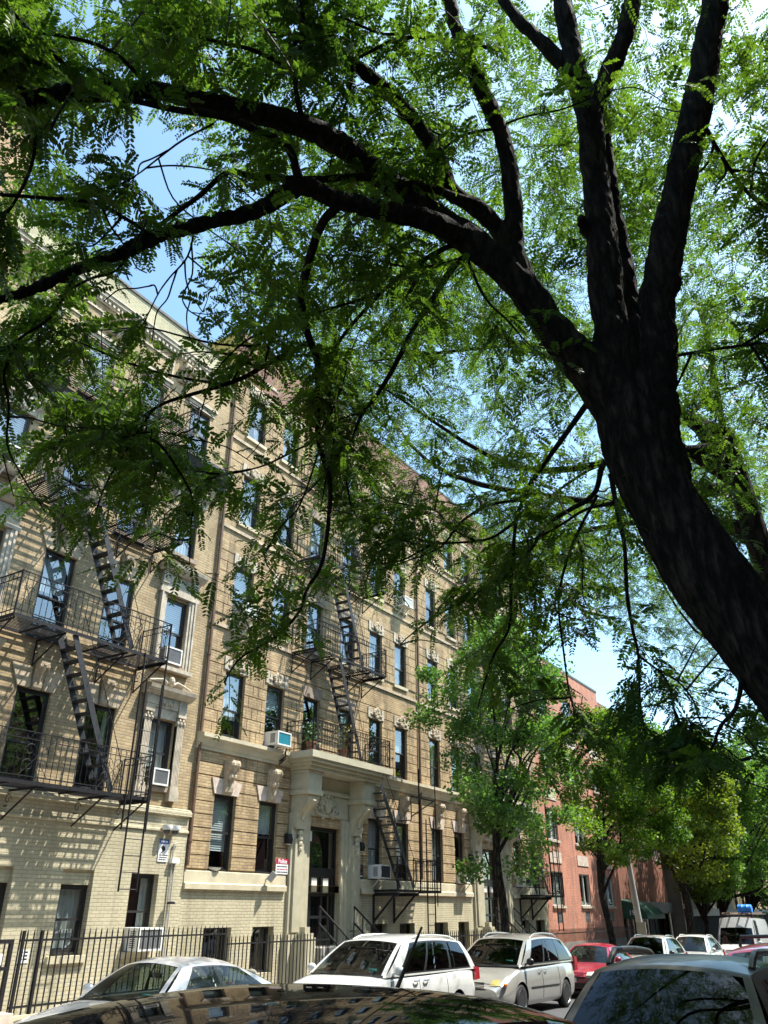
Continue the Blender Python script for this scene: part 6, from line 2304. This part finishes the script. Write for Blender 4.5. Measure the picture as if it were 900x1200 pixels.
# twigs along the traced branches
for q, r0 in SPINES:
    seg = np.linalg.norm(np.diff(q, axis=0), axis=1)
    L = seg.sum()
    m = int(L / 0.10)
    for k in range(m):
        f = rng.uniform(0.1, 1.0) if r0 < 0.04 else rng.uniform(0, 1)
        x = f * (len(q) - 1)
        i = min(int(x), len(q) - 2)
        p = q[i] + (q[i + 1] - q[i]) * (x - i)
        px, py, pz = project(p)
        if not (-60 < px < 960 and -60 < py < 1000):
            continue
        g = MASK[int(np.clip(py // 50, 0, 23)), int(np.clip(px // 50, 0, 17))]
        if rng.uniform() > (0.04 + g / 14.0) * (0.45 if r0 == 0.05 else 1):
            continue
        tn = (q[i + 1] - q[i]) / (np.linalg.norm(q[i + 1] - q[i]) + 1e-9)
        rd = rng.normal(0, 1, 3)
        rd -= tn * (rd @ tn)
        rd /= np.linalg.norm(rd) + 1e-9
        st.append(p)
        di.append(tn * 0.5 + rd)
        ln_.append(rng.uniform(0.2, 0.5))
n_along = len(st)
# twigs filling the crown, thick and thin as in the mask; clumped
for gy in range(-1, 20):
    for gx in range(-1, 19):
        g = MASK[np.clip(gy, 0, 23), np.clip(gx, 0, 17)]
        if g <= 0:
            continue
        lam = -math.log(1 - min(0.93, g / 9.6))
        edge = gx < 0 or gx > 17 or gy < 0
        near = 1.0
        n = lam * ((2.9 if gx < 6 else 2.4) if gy > 7 else 4.0) * (0.6 if edge else 1) / 3.0
        n = rng.poisson(n) * 3
        for kk in range(n):
            if kk % 3 == 0:
                cpx, cpy, cu = (gx + rng.uniform()) * 50, (gy + rng.uniform()) * 50, rng.uniform() ** 1.2
            px, py = cpx + rng.normal(0, 22), cpy + rng.normal(0, 16)
            hi = (11.0 if px > 280 else 8.5) if py < 420 else 6.8
            lo = 5.0 if px > 300 else 4.4
            if py < 280 and px < 560 and rng.uniform() < 0.75:
                lo = 5.5
            if px > 560 and py < 560:
                lo = 6.7
            if py > 500 and px < 560:
                hi = 6.0
            d = lo + (hi - lo) * cu + rng.normal(0, 0.15)
            p = pix(px, py, d)
            if p[2] < 2.6:
                continue
            st.append(p)
            a = rng.uniform(0, 2 * math.pi)
            out = np.array([math.cos(a), math.sin(a), rng.uniform(-0.5, 0.25)])
            di.append(out)
            ln_.append(rng.uniform(0.25, 0.55))
for _ in range(1500):                                          # the crown goes on over the viewer's head and behind
    p = rng.normal(0, 1, 3)
    p = p / np.linalg.norm(p) * rng.uniform(0.2, 1) ** 0.5 * np.array([6.0, 4.2, 2.4]) + np.array([5.0, 2.4, 7.6])
    px, py, pz = project(p)
    if (pz > 0 and -60 < px < 960 and -60 < py < 1250) or p[2] < 4.6:
        continue
    st.append(p)
    a = rng.uniform(0, 2 * math.pi)
    di.append(np.array([math.cos(a), math.sin(a), rng.uniform(-0.5, 0.25)]))
    ln_.append(rng.uniform(0.35, 0.6))
st, di, ln_ = np.array(st), np.array(di), np.array(ln_)
st = st - 0.5 * di / np.linalg.norm(di, axis=1, keepdims=True) * ln_[:, None] * (np.arange(len(st)) >= n_along)[:, None]
# keep clear of thin cells: drop a twig whose tip hangs over a gap
P = sprays(st, di, ln_)
px, py, pz = project(P[:, -1])
gt = MASK[np.clip((py // 50).astype(int), 0, 23), np.clip((px // 50).astype(int), 0, 17)]
mx_, my_, mz_ = project(P[:, 3])
gt = np.minimum(gt, MASK[np.clip((my_ // 50).astype(int), 0, 23), np.clip((mx_ // 50).astype(int), 0, 17)] + 1)
keep = (rng.uniform(size=len(st)) < np.clip(0.0 + gt / 4.2, 0, 1)) | ((np.arange(len(st)) < n_force) & (gt > 1)) | (py < -60) | (pz < 0)
P = P[keep]
dist = np.linalg.norm(P[:, 2] - CAMP, axis=1)
clump = np.clip(0.45 + 0.3 * np.sin(P[:, 2, 0] * 2.1 + 1.3 * np.sin(P[:, 2, 1] * 1.7)) * np.cos(P[:, 2, 2] * 1.9), 0, 1)
nearm = dist < 6.0
print('twigs', len(P), 'near', nearm.sum())
V, T = [], []
org = np.array(ORG[tA.name])
parts_ = []
for msk, ng, pairs, fl in ((nearm, 6, 11, 0.150), (~nearm, 4, 10, 0.175)):
    if not msk.any():
        continue
    b, d, l, t = dress(P[msk], 8, fl, clump[msk])
    v, tt = fronds(b, d, l, pairs, ngon=ng, tint=t)
    me = poly_mesh('crown', v - org, ng, 'locust_leaf', tt)
    parts_.append(me)
place('crown', parts_[0], tA, (0, 0, 0))
for me in parts_[1:]:
    place('crown', me, tA, (0, 0, 0))
tv = twigs_mesh(P)
# long fine twigs tie the leafy sprays back to the branches
allq = np.concatenate([q for q, _ in SPINES])
links, used = [], {}
order = rng.permutation(len(P))
for i in order[:1500]:
    dd = np.linalg.norm(allq - P[i, 0], axis=1)
    j = int(dd.argmin())
    used[j // 4] = used.get(j // 4, 0) + 1
    if 0.12 < dd[j] < 0.85 and used[j // 4] <= 2:
        a_, b_ = allq[j], P[i, 0]
        m_ = (a_ + b_) / 2 + rng.normal(0, 0.07, 3) * dd[j] + np.array([0, 0, 0.10 * dd[j]])
        m2_ = a_ * 0.5 + m_ * 0.5 + rng.normal(0, 0.01, 3)
        links.append(catmull([a_, m2_, m_, b_], 2)[:7])
links = np.stack(links)
tv = np.concatenate([tv, twigs_mesh(links, 0.0075)])
print('links', len(links))
place('twigs', poly_mesh('twigs', tv - org, 4, 'twig', np.zeros(len(tv) // 4)), tA, (0, 0, 0))


# ------------------------------------------------------------------ the other street trees
def crown_tree(name, label, base, lean, r_trunk, centre, radii, n_clump, per, leaf, mat, bark='grey_bark', forks=5, seed=1, group=None, flat=0.5, squash=1.0, extra=(), frond=False):
    """trunk with limbs reaching to leaf clumps spread unevenly through an ellipsoid"""
    g = np.random.default_rng(seed)
    base = np.array(base, float)
    t = thing(name, label, 'tree', tuple(base), group)
    top = base + np.array(lean, float)
    mb = MB()
    q = catmull([base, base + (top - base) * 0.35 + g.normal(0, 0.06, 3), base + (top - base) * 0.7 + g.normal(0, 0.08, 3), top], 6)
    mb.tube(q, np.interp(np.linspace(0, 1, len(q)), [0, 0.1, 1], [r_trunk * 1.35, r_trunk, r_trunk * 0.72]), 12)
    centre, radii = np.array(centre, float), np.array(radii, float)
    cl = []
    while len(cl) < n_clump:
        p = g.normal(0, 1, 3)
        p = p / np.linalg.norm(p) * g.uniform(0.25, 1.0) ** 0.5
        w = 1 + 0.22 * math.sin(3.1 * p[0] + seed) * math.cos(2.7 * p[2] + seed * 2)
        cl.append(centre + p * radii * w)
    cl = [np.array(c) for c in cl] + [np.array(e, float) for e in extra]
    for k in range(forks):
        c = cl[g.integers(len(cl))]
        j_ = 0.06 * np.linalg.norm(c - top)
        s_ = top - (top - base) * g.uniform(0.0, 0.3)
        m1 = s_ * 0.7 + c * 0.3 + np.array([0, 0, 0.35]) + g.normal(0, 1, 3) * j_
        m2 = s_ * 0.35 + c * 0.65 + np.array([0, 0, 0.25]) + g.normal(0, 1, 3) * j_ * 1.5
        limb(mb, [s_, m1, m2, c], r_trunk * 0.45, r_trunk * 0.06, 7, 5)
    mb.build('trunk', bark, t, 70)
    if frond:
        m_ = n_clump * per
        p = g.normal(0, 1, (m_, 3))
        p = p / np.linalg.norm(p, axis=1, keepdims=True) * g.uniform(0, 1, (m_, 1)) ** 0.5 * np.mean(radii) * 0.26
        p = p + np.repeat(np.array(cl)[:n_clump], per, axis=0)
        a = g.uniform(0, 2 * math.pi, m_)
        P_ = sprays(p, np.stack([np.cos(a), np.sin(a), g.uniform(-0.5, 0.2, m_)], 1), g.uniform(0.3, 0.6, m_))
        b, d, l, tt = dress(P_, 7, 0.2, np.repeat(g.uniform(0.2, 0.7, n_clump), per))
        v, tt = fronds(b, d, l, 8, ngon=4, tint=tt)
        place('crown', poly_mesh('crown', v - base, 4, mat, tt), t, (0, 0, 0))
        w_ = twigs_mesh(P_, 0.005)
        place('twigs', poly_mesh('twigs', w_ - base, 4, 'twig', np.zeros(len(w_) // 4)), t, (0, 0, 0))
        return t
    V, T = [], []
    for c in cl:
        rad = g.uniform(0.55, 1.05) * np.mean(radii) * 0.24
        n = int(per * g.uniform(0.6, 1.3))
        p = g.normal(0, 1, (n, 3))
        p = p / np.linalg.norm(p, axis=1, keepdims=True) * (g.uniform(0, 1, (n, 1)) ** 0.45) * rad * np.array([1.15, 1.15, flat + 0.25])
        p = p + c
        nrm = g.normal(0, 1, (n, 3)) * 0.75 + np.array([0, 0, 0.8])
        nrm /= np.linalg.norm(nrm, axis=1, keepdims=True)
        ax = np.cross(nrm, g.normal(0, 1, (n, 3)))
        ax /= np.linalg.norm(ax, axis=1, keepdims=True)
        wd = np.cross(nrm, ax)
        s = leaf * g.uniform(0.65, 1.35, (n, 1))
        V.append(np.stack([p - ax * s * 0.5, p + wd * s * 0.36 - ax * s * 0.05, p + ax * s * 0.5, p - wd * s * 0.36 - ax * s * 0.05], 1))
        T.append(np.clip(g.uniform(0.15, 0.75) + g.normal(0, 0.15, n), 0, 1))
    V, T = np.concatenate(V), np.concatenate(T)
    place('crown', poly_mesh('crown', V.reshape(-1, 3) - base, 4, mat, T), t, (0, 0, 0))
    return t


def gs(X):
    return road_z(X) + 0.14


GT = 'street trees along the far pavement'
SY = FARK + 0.7
crown_tree('ginkgo_tree', 'dark green tree with a straight trunk before the farther portico', (25.6, SY, gs(25.6)), (0.1, -0.1, 5.2), 0.15, (25.6, SY - 0.6, 8.2), (2.6, 2.4, 4.2), 85, 360, 0.12, 'ginkgo_leaf', seed=3, group=GT, forks=14,
           extra=[(23.4, SY - 0.8, 5.0), (22.6, SY - 0.8, 5.3), (24.2, SY - 1.0, 4.7), (27.2, SY - 0.9, 4.6), (24.9, SY - 1, 4.5), (26.4, SY - 0.7, 4.9), (24.0, SY, 3.1), (23.5, SY, 6.4), (25.8, SY - 1, 3.2)])
crown_tree('ginkgo_tree', 'yellow-green tree whose trunk stands before the red brick house', (36.6, SY, gs(36.6)), (-0.5, 0, 4.4), 0.16, (37.3, SY - 0.8, 7.3), (3.3, 2.7, 3.7), 92, 330, 0.14, 'fresh_leaf', seed=5, group=GT, forks=14,
           extra=[(33.4, SY - 0.8, 4.9), (32.4, SY - 0.6, 5.2), (34.4, SY - 1, 4.3), (35.4, SY - 1, 3.9), (33.9, SY, 5.6)])
crown_tree('street_tree', 'bright yellow-topped tree behind the pale street pole', (50.0, SY, gs(50)), (-0.4, 0, 4.2), 0.24, (49.0, SY - 1.0, 7.6), (4.2, 3.2, 4.1), 110, 260, 0.18, 'yellow_leaf', seed=8, group=GT, forks=14)
crown_tree('street_tree', 'low dense dark tree between the street pole and the forked tree', (54.5, SY + 0.2, gs(54)), (0.2, 0, 3.0), 0.16, (54.5, SY - 0.4, 5.6), (3.4, 2.4, 3.2), 90, 260, 0.18, 'plain_leaf', seed=41, group=GT, forks=10)
crown_tree('street_tree', 'dark forked tree behind the bright white suv', (58.5, SY, gs(58)), (0.6, 0, 3.6), 0.24, (59.0, SY - 1.5, 7.8), (5.4, 4.2, 5.0), 130, 280, 0.20, 'plain_leaf', seed=11, group=GT, forks=16)
crown_tree('street_tree', 'wide crowned tree with splayed limbs rising behind the white van', (68.0, SY, gs(68)), (-0.8, 0, 3.2), 0.24, (69.0, SY - 2.0, 8.2), (7.0, 5.5, 5.4), 140, 280, 0.24, 'plain_leaf', seed=14, group=GT, forks=18)
crown_tree('street_tree', 'tree leaning right past the white van roof', (82.0, SY - 0.5, gs(82)), (-1.6, 0, 4.5), 0.24, (82, SY - 3.5, 9.6), (7.5, 6.0, 6.2), 140, 280, 0.28, 'plain_leaf', seed=17, group=GT, forks=18)
crown_tree('street_tree', 'light green tree crown at the far right end of the street', (100.0, 6.0, gs(100)), (0, 0, 4.5), 0.25, (100, 5.0, 10.5), (8, 6.5, 5.6), 110, 220, 0.32, 'yellow_leaf', seed=21, group=GT, forks=16)
# near-side trees, their crowns meeting overhead
crown_tree('locust_tree', 'second locust with a slim dark trunk behind the leaning trunk', (10.9, 0.2, gs(10.9)), tuple(pix(846, 505, 10.6) - np.array([10.9, 0.2, gs(10.9)])), 0.17, (9.9, 3.2, 9.4), (5.4, 4.2, 3.2), 125, 18, 0.085, 'locust_leaf', 'locust_bark', seed=31, forks=9, frond=True)
crown_tree('locust_tree', 'third locust crown seen through the gaps right of the limbs', (20.5, 0.2, gs(20)), (0.4, 0.8, 5.0), 0.18, (20.0, 2.4, 9.6), (4.8, 3.6, 3.2), 95, 16, 0.11, 'locust_leaf', 'locust_bark', seed=33, forks=9, frond=True)
crown_tree('street_tree', 'broad leafy crown low at the right picture edge', (33.0, 0.2, gs(33)), (0, 0.8, 4.5), 0.2, (33.0, 2.0, 7.4), (3.6, 2.6, 2.4), 60, 200, 0.15, 'plain_leaf', 'grey_bark', seed=35, forks=16)
